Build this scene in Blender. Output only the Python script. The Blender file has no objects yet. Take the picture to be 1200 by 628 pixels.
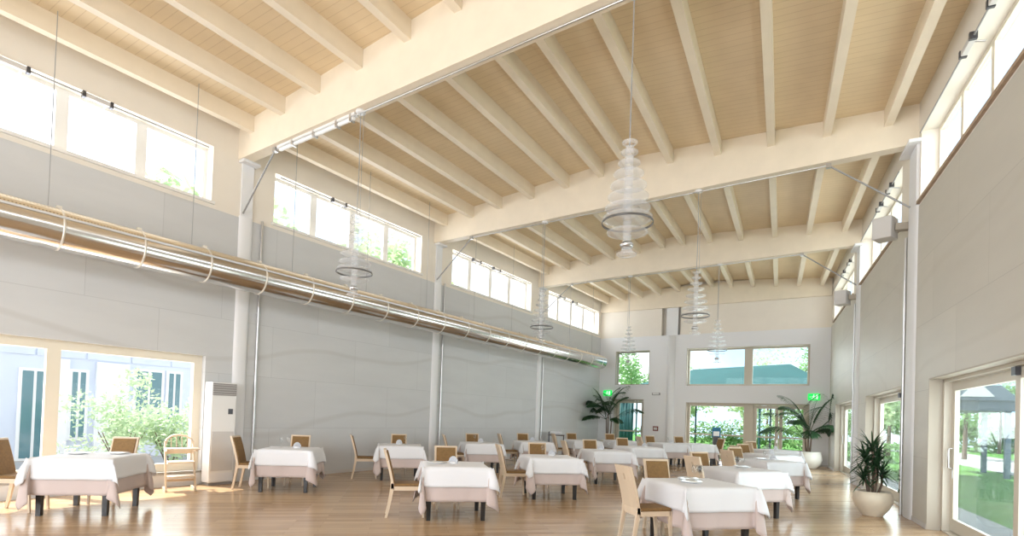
import bpy, bmesh, math, random
from mathutils import Vector, Matrix
SC = bpy.context.scene
COL = SC.collection
rnd = random.Random(7)
PI = math.pi

# ------------------------------------------------------------------ camera
F_PX, PP_X, PP_Y = 620.0, 596.2, 476.1
cam = bpy.data.cameras.new('camera'); camo = bpy.data.objects.new('camera', cam); COL.objects.link(camo)
cam.sensor_fit = 'HORIZONTAL'; cam.sensor_width = 36.0
cam.lens = F_PX / 1200 * 36.0
cam.shift_x = (600 - PP_X) / 1200.0
cam.shift_y = (PP_Y - 314) / 1200.0
cam.clip_start = 0.05; cam.clip_end = 300
CX = Vector((0.86581206, 0.49915011, 0.03490913)); CU = Vector((-0.02122983, -0.03305846, 0.99922792)); CF = Vector((-0.49991876, 0.8658847, 0.01802554))
camo.matrix_world = Matrix(((CX.x, CU.x, -CF.x, 0.0), (CX.y, CU.y, -CF.y, 0.0), (CX.z, CU.z, -CF.z, 1.45), (0, 0, 0, 1)))
SC.camera = camo

# ------------------------------------------------------------------ light, sky, exposure
SC.view_settings.view_transform = 'Standard'
SC.view_settings.look = 'None'
SC.view_settings.exposure = 0.0
SC.view_settings.gamma = 1.0
SC.view_settings.use_curve_mapping = False
SUN_E = 11.0
SKY_S = 1.9
CLER_W = 4.8     # radiance of the daylight lamps at the high windows
DOOR_W = 4.0
END_W = 3.5
REAR_W = 8.6
w = bpy.data.worlds.new('sky'); SC.world = w; w.use_nodes = True
nt = w.node_tree; nt.nodes.clear()
out = nt.nodes.new('ShaderNodeOutputWorld'); bg = nt.nodes.new('ShaderNodeBackground')
tc = nt.nodes.new('ShaderNodeTexCoord'); nz = nt.nodes.new('ShaderNodeTexNoise'); rp = nt.nodes.new('ShaderNodeValToRGB')
nz.inputs['Scale'].default_value = 3.0; nz.inputs['Detail'].default_value = 5.0
rp.color_ramp.elements[0].position = 0.35; rp.color_ramp.elements[0].color = (0.42, 0.70, 1.0, 1)
rp.color_ramp.elements[1].position = 0.62; rp.color_ramp.elements[1].color = (1.0, 1.0, 1.0, 1)
nt.links.new(tc.outputs['Generated'], nz.inputs['Vector']); nt.links.new(nz.outputs['Fac'], rp.inputs['Fac'])
nt.links.new(rp.outputs['Color'], bg.inputs['Color']); bg.inputs['Strength'].default_value = SKY_S
nt.links.new(bg.outputs['Background'], out.inputs['Surface'])
sl = bpy.data.lights.new('sun', 'SUN'); sl.energy = SUN_E; sl.angle = 0.02; sl.color = (1.0, 0.95, 0.86)
so = bpy.data.objects.new('sun', sl); COL.objects.link(so)
so.rotation_euler = Vector((-0.54, -0.12, 0.84)).to_track_quat('Z', 'Y').to_euler()

# ------------------------------------------------------------------ room plan: two long walls that close in on the end wall
CL = Vector((-8.390, 22.6105, 0)); CR = Vector((0.481, 22.3295, 0))
def frame(o, x, y):
    m = Matrix.Identity(4)
    for i in range(3):
        m[i][0] = x[i]; m[i][1] = y[i]; m[i][2] = (0, 0, 1)[i]; m[i][3] = o[i]
    return m
class Wall:
    """local x = sg * s (s measured from the end-wall corner), local y = outwards, z up"""
    def __init__(self, o, x, y, sg):
        self.M = frame(o, x, y); self.sg = sg
    def P(self, s, d=0.0, z=0.0):
        return self.M @ Vector((self.sg * s, d, z))
WL = Wall(CL, Vector((0.07725, 0.99701, 0)), Vector((-0.99701, 0.07725, 0)), -1)
WR = Wall(CR, Vector((0.07884, -0.99689, 0)), Vector((0.99689, 0.07884, 0)), 1)
uE = (CR - CL).normalized(); WE = (CR - CL).length
EW = Wall(CL, uE, Vector((-uE.y, uE.x, 0)), 1)
STA = [(0.0, 0.0), (5.27, 5.9), (10.88, 11.35), (16.4, 16.9), (21.9, 22.4), (27.6, 28.1)]   # beam stations on left and right wall
Z_BEAM, Z_J0, Z_J1, J_D = 6.19, 6.56, 6.92, 0.29

def area(name, wall, s0, s1, z0, z1, d, rad, col):
    """daylight area lamp set at an opening"""
    L = bpy.data.lights.new(name, 'AREA'); L.shape = 'RECTANGLE'
    L.size = abs(s1 - s0); L.size_y = abs(z1 - z0); L.energy = rad * L.size * L.size_y * PI; L.color = col
    o = bpy.data.objects.new(name, L); COL.objects.link(o)
    inn = -(wall.M.to_3x3() @ Vector((0, 1, 0)))
    q = (-inn).to_track_quat('Z', 'Y').to_matrix().to_4x4()
    q.translation = wall.P((s0 + s1) / 2, d, (z0 + z1) / 2)
    o.matrix_world = q
DAY = (0.94, 0.96, 1.0)
L_CL = [(17.07, 21.37), (11.56, 15.84), (5.95, 10.28), (0.25, 4.72)]
R_CL = [(17.2, 21.5), (11.72, 16.1), (6.13, 10.45), (0.6, 4.95)]
for i, (a, b) in enumerate(L_CL): area('daylight_fill', WL, a, b, 5.26, 6.2, 0.37, CLER_W, DAY)
for i, (a, b) in enumerate(R_CL): area('daylight_fill', WR, a, b, 5.22, 6.26, 0.37, CLER_W * 0.6, DAY)
area('daylight_fill', WL, 17.1, 21.3, 0.3, 2.3, 0.37, DOOR_W, DAY)
for a, b in ((1.8, 5.4), (7.3, 10.9), (12.5, 16.4)): area('daylight_fill', WR, a, b, 0.1, 2.15, 0.37, DOOR_W, DAY)
area('daylight_fill', EW, 3.9, 8.1, 0.2, 2.15, 0.37, END_W, DAY)
area('daylight_fill', EW, 3.9, 8.1, 3.0, 4.4, 0.37, END_W, DAY)

# ------------------------------------------------------------------ materials
def mat(name, col, rough=0.6, metal=0.0, var=0.0, scale=8.0, bump=0.0, stretch=None, spec=0.5, coat=0.0, emit=0.0, space='Object', sheen=0.0):
    m = bpy.data.materials.new(name); m.use_nodes = True
    n = m.node_tree; b = n.nodes['Principled BSDF']
    b.inputs['Base Color'].default_value = (*col, 1); b.inputs['Roughness'].default_value = rough
    b.inputs['Metallic'].default_value = metal; b.inputs['Specular IOR Level'].default_value = spec
    b.inputs['Coat Weight'].default_value = coat
    if sheen: b.inputs['Sheen Weight'].default_value = sheen
    if emit:
        b.inputs['Emission Color'].default_value = (*col, 1); b.inputs['Emission Strength'].default_value = emit
    if var or bump:
        t = n.nodes.new('ShaderNodeTexCoord'); mp = n.nodes.new('ShaderNodeMapping'); z = n.nodes.new('ShaderNodeTexNoise')
        if stretch: mp.inputs['Scale'].default_value = stretch
        z.inputs['Scale'].default_value = scale; z.inputs['Detail'].default_value = 4
        n.links.new(t.outputs[space], mp.inputs['Vector']); n.links.new(mp.outputs['Vector'], z.inputs['Vector'])
        if var:
            r = n.nodes.new('ShaderNodeValToRGB')
            r.color_ramp.elements[0].position = 0.3; r.color_ramp.elements[1].position = 0.7
            r.color_ramp.elements[0].color = (*[max(0, c * (1 - var)) for c in col], 1)
            r.color_ramp.elements[1].color = (*[min(1, c * (1 + var)) for c in col], 1)
            n.links.new(z.outputs['Fac'], r.inputs['Fac']); n.links.new(r.outputs['Color'], b.inputs['Base Color'])
        if bump:
            bp = n.nodes.new('ShaderNodeBump'); bp.inputs['Strength'].default_value = bump; bp.inputs['Distance'].default_value = 0.02
            n.links.new(z.outputs['Fac'], bp.inputs['Height']); n.links.new(bp.outputs['Normal'], b.inputs['Normal'])
    return m
def mixrgb(n, fac, a, b, blend='MIX'):
    x = n.nodes.new('ShaderNodeMix'); x.data_type = 'RGBA'; x.blend_type = blend
    def put(sock, v):
        if hasattr(v, 'node'): n.links.new(v, sock)
        elif isinstance(v, (int, float)): sock.default_value = v
        else: sock.default_value = (*v, 1)
    put(x.inputs['Factor'], fac); put(x.inputs['A'], a); put(x.inputs['B'], b)
    return x.outputs['Result']
def stone_mat(name, ca, cb, cv, VEIN=0.19):
    m = mat(name, ca, 0.5, spec=0.35); n = m.node_tree; b = n.nodes['Principled BSDF']
    t = n.nodes.new('ShaderNodeTexCoord')
    sp = n.nodes.new('ShaderNodeSeparateXYZ'); n.links.new(t.outputs['Object'], sp.inputs[0])
    cb_ = n.nodes.new('ShaderNodeCombineXYZ'); n.links.new(sp.outputs['X'], cb_.inputs['X']); n.links.new(sp.outputs['Z'], cb_.inputs['Y'])
    br = n.nodes.new('ShaderNodeTexBrick'); br.offset = 0.5; br.squash = 1.0
    br.inputs['Color1'].default_value = (0, 0, 0, 1); br.inputs['Color2'].default_value = (1, 1, 1, 1); br.inputs['Mortar'].default_value = (0.5, 0.5, 0.5, 1)
    br.inputs['Scale'].default_value = 1.0; br.inputs['Mortar Size'].default_value = 0.004; br.inputs['Brick Width'].default_value = 2.1; br.inputs['Row Height'].default_value = 1.03
    n.links.new(cb_.outputs[0], br.inputs['Vector'])
    # flat banding plus thin wavy veins
    mp = n.nodes.new('ShaderNodeMapping'); mp.inputs['Scale'].default_value = (0.5, 0.5, 2.2); n.links.new(t.outputs['Object'], mp.inputs['Vector'])
    nz = n.nodes.new('ShaderNodeTexNoise'); nz.inputs['Scale'].default_value = 1.6; nz.inputs['Detail'].default_value = 5; nz.inputs['Roughness'].default_value = 0.55
    n.links.new(mp.outputs[0], nz.inputs['Vector'])
    wv = n.nodes.new('ShaderNodeTexWave'); wv.bands_direction = 'Z'; wv.inputs['Scale'].default_value = 0.22; wv.inputs['Distortion'].default_value = 6.5
    wv.inputs['Detail'].default_value = 1.5; wv.inputs['Detail Scale'].default_value = 0.7
    n.links.new(t.outputs['Object'], wv.inputs['Vector'])
    vr = n.nodes.new('ShaderNodeValToRGB'); vr.color_ramp.elements[0].position = 0.0; vr.color_ramp.elements[0].color = (1, 1, 1, 1)
    vr.color_ramp.elements[1].position = 0.022; vr.color_ramp.elements[1].color = (0, 0, 0, 1)
    n.links.new(wv.outputs['Fac'], vr.inputs['Fac'])
    c = mixrgb(n, nz.outputs['Fac'], ca, cb)
    sl_ = n.nodes.new('ShaderNodeMath'); sl_.operation = 'MULTIPLY'; sl_.inputs[1].default_value = 0.22
    n.links.new(br.outputs['Color'], sl_.inputs[0])
    c = mixrgb(n, sl_.outputs[0], c, [x * 0.86 for x in cb])
    v2 = n.nodes.new('ShaderNodeMath'); v2.operation = 'MULTIPLY'; v2.inputs[1].default_value = VEIN; n.links.new(vr.outputs['Color'], v2.inputs[0])
    c = mixrgb(n, v2.outputs[0], c, cv)
    m3 = n.nodes.new('ShaderNodeMath'); m3.operation = 'MULTIPLY'; m3.inputs[1].default_value = 0.45; n.links.new(br.outputs['Fac'], m3.inputs[0])
    c = mixrgb(n, m3.outputs[0], c, [x * 0.6 for x in cb])
    n.links.new(c, b.inputs['Base Color'])
    return m
def floor_mat():
    m = mat('oak_parquet', (0.5, 0.34, 0.2), 0.22, spec=0.5); n = m.node_tree; b = n.nodes['Principled BSDF']
    t = n.nodes.new('ShaderNodeTexCoord'); mp = n.nodes.new('ShaderNodeMapping'); mp.inputs['Rotation'].default_value = (0, 0, -0.72)
    n.links.new(t.outputs['Object'], mp.inputs['Vector'])
    br = n.nodes.new('ShaderNodeTexBrick'); br.offset = 0.37
    br.inputs['Color1'].default_value = (0.56, 0.385, 0.225, 1); br.inputs['Color2'].default_value = (0.40, 0.26, 0.145, 1); br.inputs['Mortar'].default_value = (0.25, 0.15, 0.08, 1)
    br.inputs['Scale'].default_value = 1.0; br.inputs['Mortar Size'].default_value = 0.0015; br.inputs['Brick Width'].default_value = 0.95; br.inputs['Row Height'].default_value = 0.12
    n.links.new(mp.outputs[0], br.inputs['Vector'])
    m2 = n.nodes.new('ShaderNodeMapping'); m2.inputs['Scale'].default_value = (0.9, 9, 1); n.links.new(mp.outputs[0], m2.inputs['Vector'])
    nz = n.nodes.new('ShaderNodeTexNoise'); nz.inputs['Scale'].default_value = 3; nz.inputs['Detail'].default_value = 5; n.links.new(m2.outputs[0], nz.inputs['Vector'])
    g = mixrgb(n, nz.outputs['Fac'], (0.72, 0.72, 0.72), (1.25, 1.25, 1.25))
    c = mixrgb(n, 1.0, br.outputs['Color'], g, 'MULTIPLY')
    n.links.new(c, b.inputs['Base Color'])
    return m
def board_mat():
    m = mat('cream_boards', (0.80, 0.70, 0.52), 0.55); n = m.node_tree; b = n.nodes['Principled BSDF']
    t = n.nodes.new('ShaderNodeTexCoord'); wv = n.nodes.new('ShaderNodeTexWave'); wv.bands_direction = 'Y'; wv.wave_profile = 'SAW'
    wv.inputs['Scale'].default_value = 2.4; wv.inputs['Distortion'].default_value = 0
    n.links.new(t.outputs['Object'], wv.inputs['Vector'])
    r = n.nodes.new('ShaderNodeValToRGB'); r.color_ramp.elements[0].position = 0.0; r.color_ramp.elements[0].color = (0.60, 0.46, 0.29, 1)
    r.color_ramp.elements[1].position = 0.10; r.color_ramp.elements[1].color = (0.78, 0.64, 0.44, 1)
    n.links.new(wv.outputs['Fac'], r.inputs['Fac'])
    nz = n.nodes.new('ShaderNodeTexNoise'); nz.inputs['Scale'].default_value = 2.5; n.links.new(t.outputs['Object'], nz.inputs['Vector'])
    g = mixrgb(n, nz.outputs['Fac'], (0.9, 0.88, 0.84), (1.06, 1.05, 1.04))
    n.links.new(mixrgb(n, 1.0, r.outputs['Color'], g, 'MULTIPLY'), b.inputs['Base Color'])
    return m
def glass_mat(name, tint, refl=0.07, rough=0.0):
    m = bpy.data.materials.new(name); m.use_nodes = True; n = m.node_tree; n.nodes.clear()
    o = n.nodes.new('ShaderNodeOutputMaterial'); a = n.nodes.new('ShaderNodeBsdfTransparent'); g = n.nodes.new('ShaderNodeBsdfGlossy')
    lw = n.nodes.new('ShaderNodeLayerWeight'); lw.inputs['Blend'].default_value = 0.12
    mu = n.nodes.new('ShaderNodeMath'); mu.operation = 'MULTIPLY_ADD'; mu.inputs[1].default_value = 0.24; mu.inputs[2].default_value = refl * 0.4
    x = n.nodes.new('ShaderNodeMixShader'); a.inputs['Color'].default_value = (*tint, 1); g.inputs['Roughness'].default_value = rough
    n.links.new(lw.outputs['Fresnel'], mu.inputs[0]); n.links.new(mu.outputs[0], x.inputs['Fac'])
    n.links.new(a.outputs[0], x.inputs[1]); n.links.new(g.outputs[0], x.inputs[2]); n.links.new(x.outputs[0], o.inputs['Surface'])
    return m
def frosted_mat(name, col, alpha):
    m = bpy.data.materials.new(name); m.use_nodes = True; n = m.node_tree; n.nodes.clear()
    o = n.nodes.new('ShaderNodeOutputMaterial'); a = n.nodes.new('ShaderNodeBsdfTransparent'); p = n.nodes.new('ShaderNodeBsdfPrincipled')
    p.inputs['Base Color'].default_value = (*col, 1); p.inputs['Roughness'].default_value = 0.12
    x = n.nodes.new('ShaderNodeMixShader'); x.inputs['Fac'].default_value = alpha
    n.links.new(a.outputs[0], x.inputs[1]); n.links.new(p.outputs[0], x.inputs[2]); n.links.new(x.outputs[0], o.inputs['Surface'])
    return m
def leaf_mat(name, a, b_):
    m = mat(name, a, 0.5, spec=0.3); n = m.node_tree; b = n.nodes['Principled BSDF']
    t = n.nodes.new('ShaderNodeTexCoord'); z = n.nodes.new('ShaderNodeTexNoise'); z.inputs['Scale'].default_value = 6.0
    n.links.new(t.outputs['Object'], z.inputs['Vector'])
    n.links.new(mixrgb(n, z.outputs['Fac'], a, b_), b.inputs['Base Color'])
    tr = n.nodes.new('ShaderNodeBsdfTranslucent'); tr.inputs['Color'].default_value = (*[min(1, c * 1.5) for c in b_], 1)
    mx = n.nodes.new('ShaderNodeMixShader'); mx.inputs['Fac'].default_value = 0.35
    o = n.nodes['Material Output']
    n.links.new(b.outputs[0], mx.inputs[1]); n.links.new(tr.outputs[0], mx.inputs[2]); n.links.new(mx.outputs[0], o.inputs['Surface'])
    return m
M = {}
M['stone'] = stone_mat('grey_travertine', (0.66, 0.665, 0.665), (0.56, 0.565, 0.57), (0.36, 0.33, 0.29))
M['stone_r'] = stone_mat('beige_travertine', (0.64, 0.61, 0.54), (0.54, 0.515, 0.46), (0.38, 0.34, 0.27), 0.10)
M['plaster'] = mat('cream_plaster', (0.82, 0.76, 0.67), 0.8, var=0.02, scale=2)
M['white'] = mat('white_plaster', (0.79, 0.79, 0.80), 0.6)
M['beam'] = mat('cream_beam_paint', (0.83, 0.735, 0.59), 0.55, var=0.03, scale=3)
M['boards'] = board_mat()
M['floor'] = floor_mat()
M['frame_w'] = mat('white_window_frame', (0.80, 0.79, 0.76), 0.45)
M['frame_c'] = mat('cream_window_frame', (0.76, 0.70, 0.58), 0.5)
M['frame_g'] = mat('greige_door_frame', (0.55, 0.50, 0.41), 0.5)
M['frame_b'] = mat('beige_door_paint', (0.60, 0.555, 0.47), 0.5)
M['jamb'] = mat('taupe_jamb', (0.44, 0.39, 0.32), 0.6)
M['wood_trim'] = mat('brown_sill_wood', (0.40, 0.29, 0.20), 0.5, var=0.15, scale=10)
M['glass'] = glass_mat('clear_glass', (0.985, 0.99, 0.99), 0.012)
M['glass_g'] = glass_mat('green_tinted_glass', (0.93, 0.975, 0.965), 0.012)
M['glass_t'] = glass_mat('tableware_glass', (0.985, 0.99, 0.99), 0.12)
M['frost'] = frosted_mat('frosted_disc_glass', (0.90, 0.91, 0.92), 0.27)
M['frost_core'] = frosted_mat('clear_core_glass', (0.82, 0.83, 0.84), 0.25)
M['steel'] = mat('brushed_steel', (0.62, 0.62, 0.62), 0.3, 1.0)
M['dsteel'] = mat('dark_steel', (0.10, 0.10, 0.11), 0.4, 0.8)
M['band'] = mat('pale_band_steel', (0.80, 0.76, 0.68), 0.45, 0.5)
M['wire'] = mat('grey_wire', (0.36, 0.36, 0.36), 0.5, 0.3)
M['rod'] = mat('grey_rod_steel', (0.34, 0.34, 0.34), 0.45, 0.5)
M['beech'] = mat('light_beech', (0.68, 0.545, 0.40), 0.4, var=0.06, scale=6, stretch=(1, 1, 0.15))
M['tan'] = mat('tan_upholstery', (0.225, 0.125, 0.042), 0.75, var=0.14, scale=40)
M['black'] = mat('black_lacquer', (0.018, 0.016, 0.016), 0.35)
M['darkwood'] = mat('dark_table_wood', (0.10, 0.07, 0.05), 0.5, var=0.2, scale=10)
M['cloth'] = mat('white_tablecloth', (0.80, 0.81, 0.84), 0.85, bump=0.08, scale=5)
M['pink'] = mat('pinkish_undercloth', (0.60, 0.50, 0.47), 0.85, bump=0.08, scale=5)
M['plastic'] = mat('white_plastic', (0.80, 0.79, 0.77), 0.4)
M['grille'] = mat('grey_grille', (0.30, 0.28, 0.27), 0.5)
M['lgrey'] = mat('light_grey_grille', (0.62, 0.60, 0.58), 0.5)
M['ceramic'] = mat('white_ceramic', (0.85, 0.84, 0.82), 0.15, coat=0.3)
M['potw'] = mat('beige_terracotta', (0.72, 0.63, 0.50), 0.45, var=0.05, scale=6)
M['potc'] = mat('white_glazed_pot', (0.78, 0.75, 0.68), 0.35)
M['soil'] = mat('dark_soil', (0.05, 0.035, 0.025), 0.9, bump=0.6, scale=30)
M['leaf_d'] = leaf_mat('dark_green_leaf', (0.014, 0.045, 0.022), (0.045, 0.10, 0.045))
M['leaf_p'] = leaf_mat('palm_leaf', (0.012, 0.04, 0.018), (0.035, 0.09, 0.035))
M['leaf_b'] = leaf_mat('bush_leaf', (0.26, 0.38, 0.22), (0.50, 0.60, 0.42))
M['leaf_t'] = leaf_mat('tree_leaf', (0.12, 0.26, 0.09), (0.30, 0.46, 0.20))
M['leaf_y'] = leaf_mat('light_tree_leaf', (0.34, 0.46, 0.26), (0.58, 0.68, 0.44))
M['bark'] = mat('bark', (0.16, 0.11, 0.08), 0.9, var=0.3, scale=8)
M['grass'] = mat('lawn_grass', (0.075, 0.21, 0.03), 0.9, var=0.25, scale=3, bump=0.5)
M['paving'] = mat('pale_paving', (0.36, 0.355, 0.35), 0.8, var=0.06, scale=3)
M['court'] = mat('courtyard_paving', (0.42, 0.38, 0.34), 0.8, var=0.08, scale=2)
M['facade'] = mat('pale_blue_panel', (0.62, 0.68, 0.82), 0.5, var=0.03, scale=1)
M['facade_w'] = mat('white_facade', (0.84, 0.86, 0.90), 0.6)
M['dglass'] = mat('dark_window_glass', (0.10, 0.22, 0.27), 0.08, spec=0.8)
M['teal'] = mat('teal_canvas', (0.012, 0.075, 0.080), 0.6, var=0.1, scale=1.5)
M['exit'] = mat('exit_green_lit', (0.0, 0.62, 0.08), 0.5, emit=1.2)
M['exit_w'] = mat('exit_white_lit', (0.8, 1.0, 0.85), 0.5, emit=0.8)
M['red'] = mat('dark_red_box', (0.22, 0.06, 0.05), 0.5)
M['ringm'] = mat('grey_ring_metal', (0.16, 0.16, 0.16), 0.4, 0.6)
M['lamp'] = mat('white_lamp_tube', (0.9, 0.9, 0.88), 0.4)
M['blue'] = mat('blue_card', (0.02, 0.16, 0.30), 0.5)

# ------------------------------------------------------------------ mesh helpers
class MB:
    def __init__(self): self.v = []; self.f = []; self.sm = []
    def add(self, vs, fs, smooth=False, T=None):
        k = len(self.v)
        self.v += [tuple(T @ Vector(p)) if T is not None else tuple(p) for p in vs]
        self.f += [tuple(i + k for i in q) for q in fs]; self.sm += [smooth] * len(fs)
        return self
    def box(self, x0, x1, y0, y1, z0, z1, T=None):
        x0, x1 = min(x0, x1), max(x0, x1); y0, y1 = min(y0, y1), max(y0, y1); z0, z1 = min(z0, z1), max(z0, z1)
        return self.add([(x0, y0, z0), (x1, y0, z0), (x1, y1, z0), (x0, y1, z0), (x0, y0, z1), (x1, y0, z1), (x1, y1, z1), (x0, y1, z1)],
                        [(0, 3, 2, 1), (4, 5, 6, 7), (0, 1, 5, 4), (1, 2, 6, 5), (2, 3, 7, 6), (3, 0, 4, 7)], T=T)
    def hexa(self, bot, top):
        return self.add(list(bot) + list(top), [(3, 2, 1, 0), (4, 5, 6, 7), (0, 1, 5, 4), (1, 2, 6, 5), (2, 3, 7, 6), (3, 0, 4, 7)])
    def bar(self, a, b, wd, hd, up=(0, 0, 1)):
        """rectangular bar from a to b; wd across, hd along 'up'"""
        a = Vector(a); b = Vector(b); d = (b - a).normalized(); u = Vector(up); x = d.cross(u)
        if x.length < 1e-4: x = d.cross(Vector((0, 1, 0)))
        x.normalize(); u = x.cross(d).normalized()
        q = lambda p: [p - x * wd / 2 - u * hd / 2, p + x * wd / 2 - u * hd / 2, p + x * wd / 2 + u * hd / 2, p - x * wd / 2 + u * hd / 2]
        return self.hexa(q(a), q(b))
    def tube(self, pts, r, n=8, cap=True, smooth=True):
        pts = [Vector(p) for p in pts]; rs = r if isinstance(r, (list, tuple)) else [r] * len(pts)
        vs = []; fs = []; x = None
        for i, p in enumerate(pts):
            d = (pts[min(i + 1, len(pts) - 1)] - pts[max(i - 1, 0)])
            d = d.normalized() if d.length > 1e-9 else Vector((0, 0, 1))
            if x is None:
                x = d.cross(Vector((0, 0, 1)) if abs(d.z) < 0.9 else Vector((1, 0, 0))).normalized()
            else:
                x = (x - d * x.dot(d)).normalized()
            y = d.cross(x)
            for k in range(n):
                a = 2 * PI * k / n; vs.append(p + (x * math.cos(a) + y * math.sin(a)) * rs[i])
        for i in range(len(pts) - 1):
            for k in range(n):
                fs.append((i * n + k, i * n + (k + 1) % n, (i + 1) * n + (k + 1) % n, (i + 1) * n + k))
        self.add(vs, fs, smooth)
        if cap:
            self.add([vs[k] for k in range(n)], [tuple(reversed(range(n)))])
            self.add([vs[(len(pts) - 1) * n + k] for k in range(n)], [tuple(range(n))])
        return self
    def lathe(self, prof, n=24, c=(0, 0, 0), smooth=True):
        vs = []; fs = []; m = len(prof)
        for r, z in prof:
            for k in range(n):
                a = 2 * PI * k / n; vs.append((c[0] + r * math.cos(a), c[1] + r * math.sin(a), c[2] + z))
        for i in range(m - 1):
            for k in range(n):
                fs.append((i * n + k, i * n + (k + 1) % n, (i + 1) * n + (k + 1) % n, (i + 1) * n + k))
        return self.add(vs, fs, smooth)
    def build(self, name, m, parent=None, W=None, bevel=0.0):
        me = bpy.data.meshes.new(name); me.from_pydata(self.v, [], self.f); me.update()
        me.polygons.foreach_set('use_smooth', self.sm)
        me.materials.append(M[m] if isinstance(m, str) else m)
        o = bpy.data.objects.new(name, me); COL.objects.link(o)
        if parent is not None: o.parent = parent
        if W is not None: o.matrix_world = W if parent is None else W
        if bevel:
            b = o.modifiers.new('soft_edges', 'BEVEL'); b.width = bevel; b.segments = 2; b.limit_method = 'ANGLE'
        return o
def tag(o, label, cat, group=None):
    o['label'] = label; o['category'] = cat
    if group: o['group'] = group
    return o
def struct(o): o['kind'] = 'structure'; return o
def empty(name, loc=(0, 0, 0), rz=0.0, mw=None):
    o = bpy.data.objects.new(name, None); COL.objects.link(o); o.empty_display_size = 0.2
    if mw is not None: o.matrix_world = mw
    else: o.location = loc; o.rotation_euler = (0, 0, rz)
    return o
def copy_tree(o, parent=None):
    c = o.copy(); COL.objects.link(c)
    if parent is not None: c.parent = parent
    for ch in o.children:
        copy_tree(ch, c)
    return c
def wall_mesh(wall, s0, s1, z0, z1, d0, d1, holes):
    """slab between depths d0 and d1 with rectangular openings (s0,s1,z0,z1)"""
    S = sorted({s0, s1} | {min(max(h[i], s0), s1) for h in holes for i in (0, 1)})
    Z = sorted({z0, z1} | {min(max(h[i], z0), z1) for h in holes for i in (2, 3)})
    def solid(i, j):
        if i < 0 or j < 0 or i >= len(S) - 1 or j >= len(Z) - 1: return False
        a = (S[i] + S[i + 1]) / 2; b = (Z[j] + Z[j + 1]) / 2
        return not any(h[0] < a < h[1] and h[2] < b < h[3] for h in holes)
    mb = MB(); g = wall.sg
    for i in range(len(S) - 1):
        for j in range(len(Z) - 1):
            if not solid(i, j): continue
            a, b, c, d = g * S[i], g * S[i + 1], Z[j], Z[j + 1]
            mb.add([(a, d0, c), (b, d0, c), (b, d0, d), (a, d0, d)], [(0, 1, 2, 3)])
            mb.add([(a, d1, c), (b, d1, c), (b, d1, d), (a, d1, d)], [(0, 3, 2, 1)])
            if not solid(i - 1, j): mb.add([(a, d0, c), (a, d1, c), (a, d1, d), (a, d0, d)], [(0, 3, 2, 1)])
            if not solid(i + 1, j): mb.add([(b, d0, c), (b, d1, c), (b, d1, d), (b, d0, d)], [(0, 1, 2, 3)])
            if not solid(i, j - 1): mb.add([(a, d0, c), (b, d0, c), (b, d1, c), (a, d1, c)], [(0, 3, 2, 1)])
            if not solid(i, j + 1): mb.add([(a, d0, d), (b, d0, d), (b, d1, d), (a, d1, d)], [(0, 1, 2, 3)])
    return mb

# ------------------------------------------------------------------ large structure
S_END = 27.6; S_ENDR = 28.1
# floor
a, b, c, d = WL.P(S_END, 0.4), WR.P(S_ENDR, 0.4), WR.P(-0.4, 0.4), WL.P(-0.4, 0.4)
f_ = MB(); lo = [(p.x, p.y, -0.2) for p in (a, b, c, d)]; hi = [(p.x, p.y, 0.0) for p in (a, b, c, d)]
f_.hexa(lo, hi); struct(f_.build('floor', 'floor'))

BIGW = (17.05, 21.36, 0.26, 2.36)
L_holes = [(x0, x1, 5.22, 6.24) for x0, x1 in L_CL]
R_holes = [(x0, x1, 5.18, 6.31) for x0, x1 in R_CL]
R_doors = [(1.7, 5.45, 0.0, 2.22), (7.3, 10.95, 0.0, 2.22), (12.5, 16.45, 0.0, 2.22)]
struct(wall_mesh(WL, 0, S_END, 0, 5.09, 0.0, 0.36, [BIGW]).build('wall_left', 'stone', W=WL.M))
struct(wall_mesh(WL, 0, S_END, 5.09, 7.1, 0.012, 0.36, L_holes).build('wall_left_upper', 'plaster', W=WL.M))
struct(wall_mesh(WR, 0, S_ENDR, 0, 5.09, 0.0, 0.36, R_doors).build('wall_right', 'stone_r', W=WR.M))
struct(wall_mesh(WR, 0, S_ENDR, 5.09, 7.1, 0.012, 0.36, R_holes).build('wall_right_upper', 'plaster', W=WR.M))
E_holes = [(0.74, 2.25, 2.98, 4.46), (3.80, 8.22, 2.95, 4.48), (0.73, 2.05, 0.0, 2.36), (3.82, 8.24, 0.0, 2.26)]
struct(wall_mesh(EW, -0.4, WE + 0.4, 0, 5.07, 0.0, 0.36, E_holes).build('wall_end', 'white', W=EW.M))
struct(wall_mesh(EW, -0.4, WE + 0.4, 5.07, 7.6, 0.012, 0.36, [(2.72, 3.52, 5.07, 6.35)]).build('wall_end_upper', 'plaster', W=EW.M))
r_ = MB(); r_.box(2.6, 3.62, 0.34, 0.5, 5.0, 6.5); struct(r_.build('wall_end_niche', 'plaster', W=EW.M))
# rear wall behind the photographer, out of view; glazed openings added for fill light
A_, B_ = WL.P(S_END), WR.P(S_ENDR); ux = (A_ - B_).normalized(); WREAR = (A_ - B_).length
RW = Wall(B_, ux, Vector((-ux.y, ux.x, 0)), 1)
rear_holes = [(1.5, 6.0, 0.0, 2.6), (7.0, 11.5, 0.0, 2.6), (1.5, 11.5, 3.6, 5.6)]
struct(wall_mesh(RW, -0.4, WREAR + 0.4, 0, 7.7, 0.0, 0.36, rear_holes).build('wall_rear', 'white', W=RW.M))
for h in rear_holes: area('daylight_fill', RW, h[0], h[1], h[2] + 0.1, h[3], 0.37, REAR_W, DAY)  # fill lamps added at the unseen rear openings to brighten the room

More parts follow.
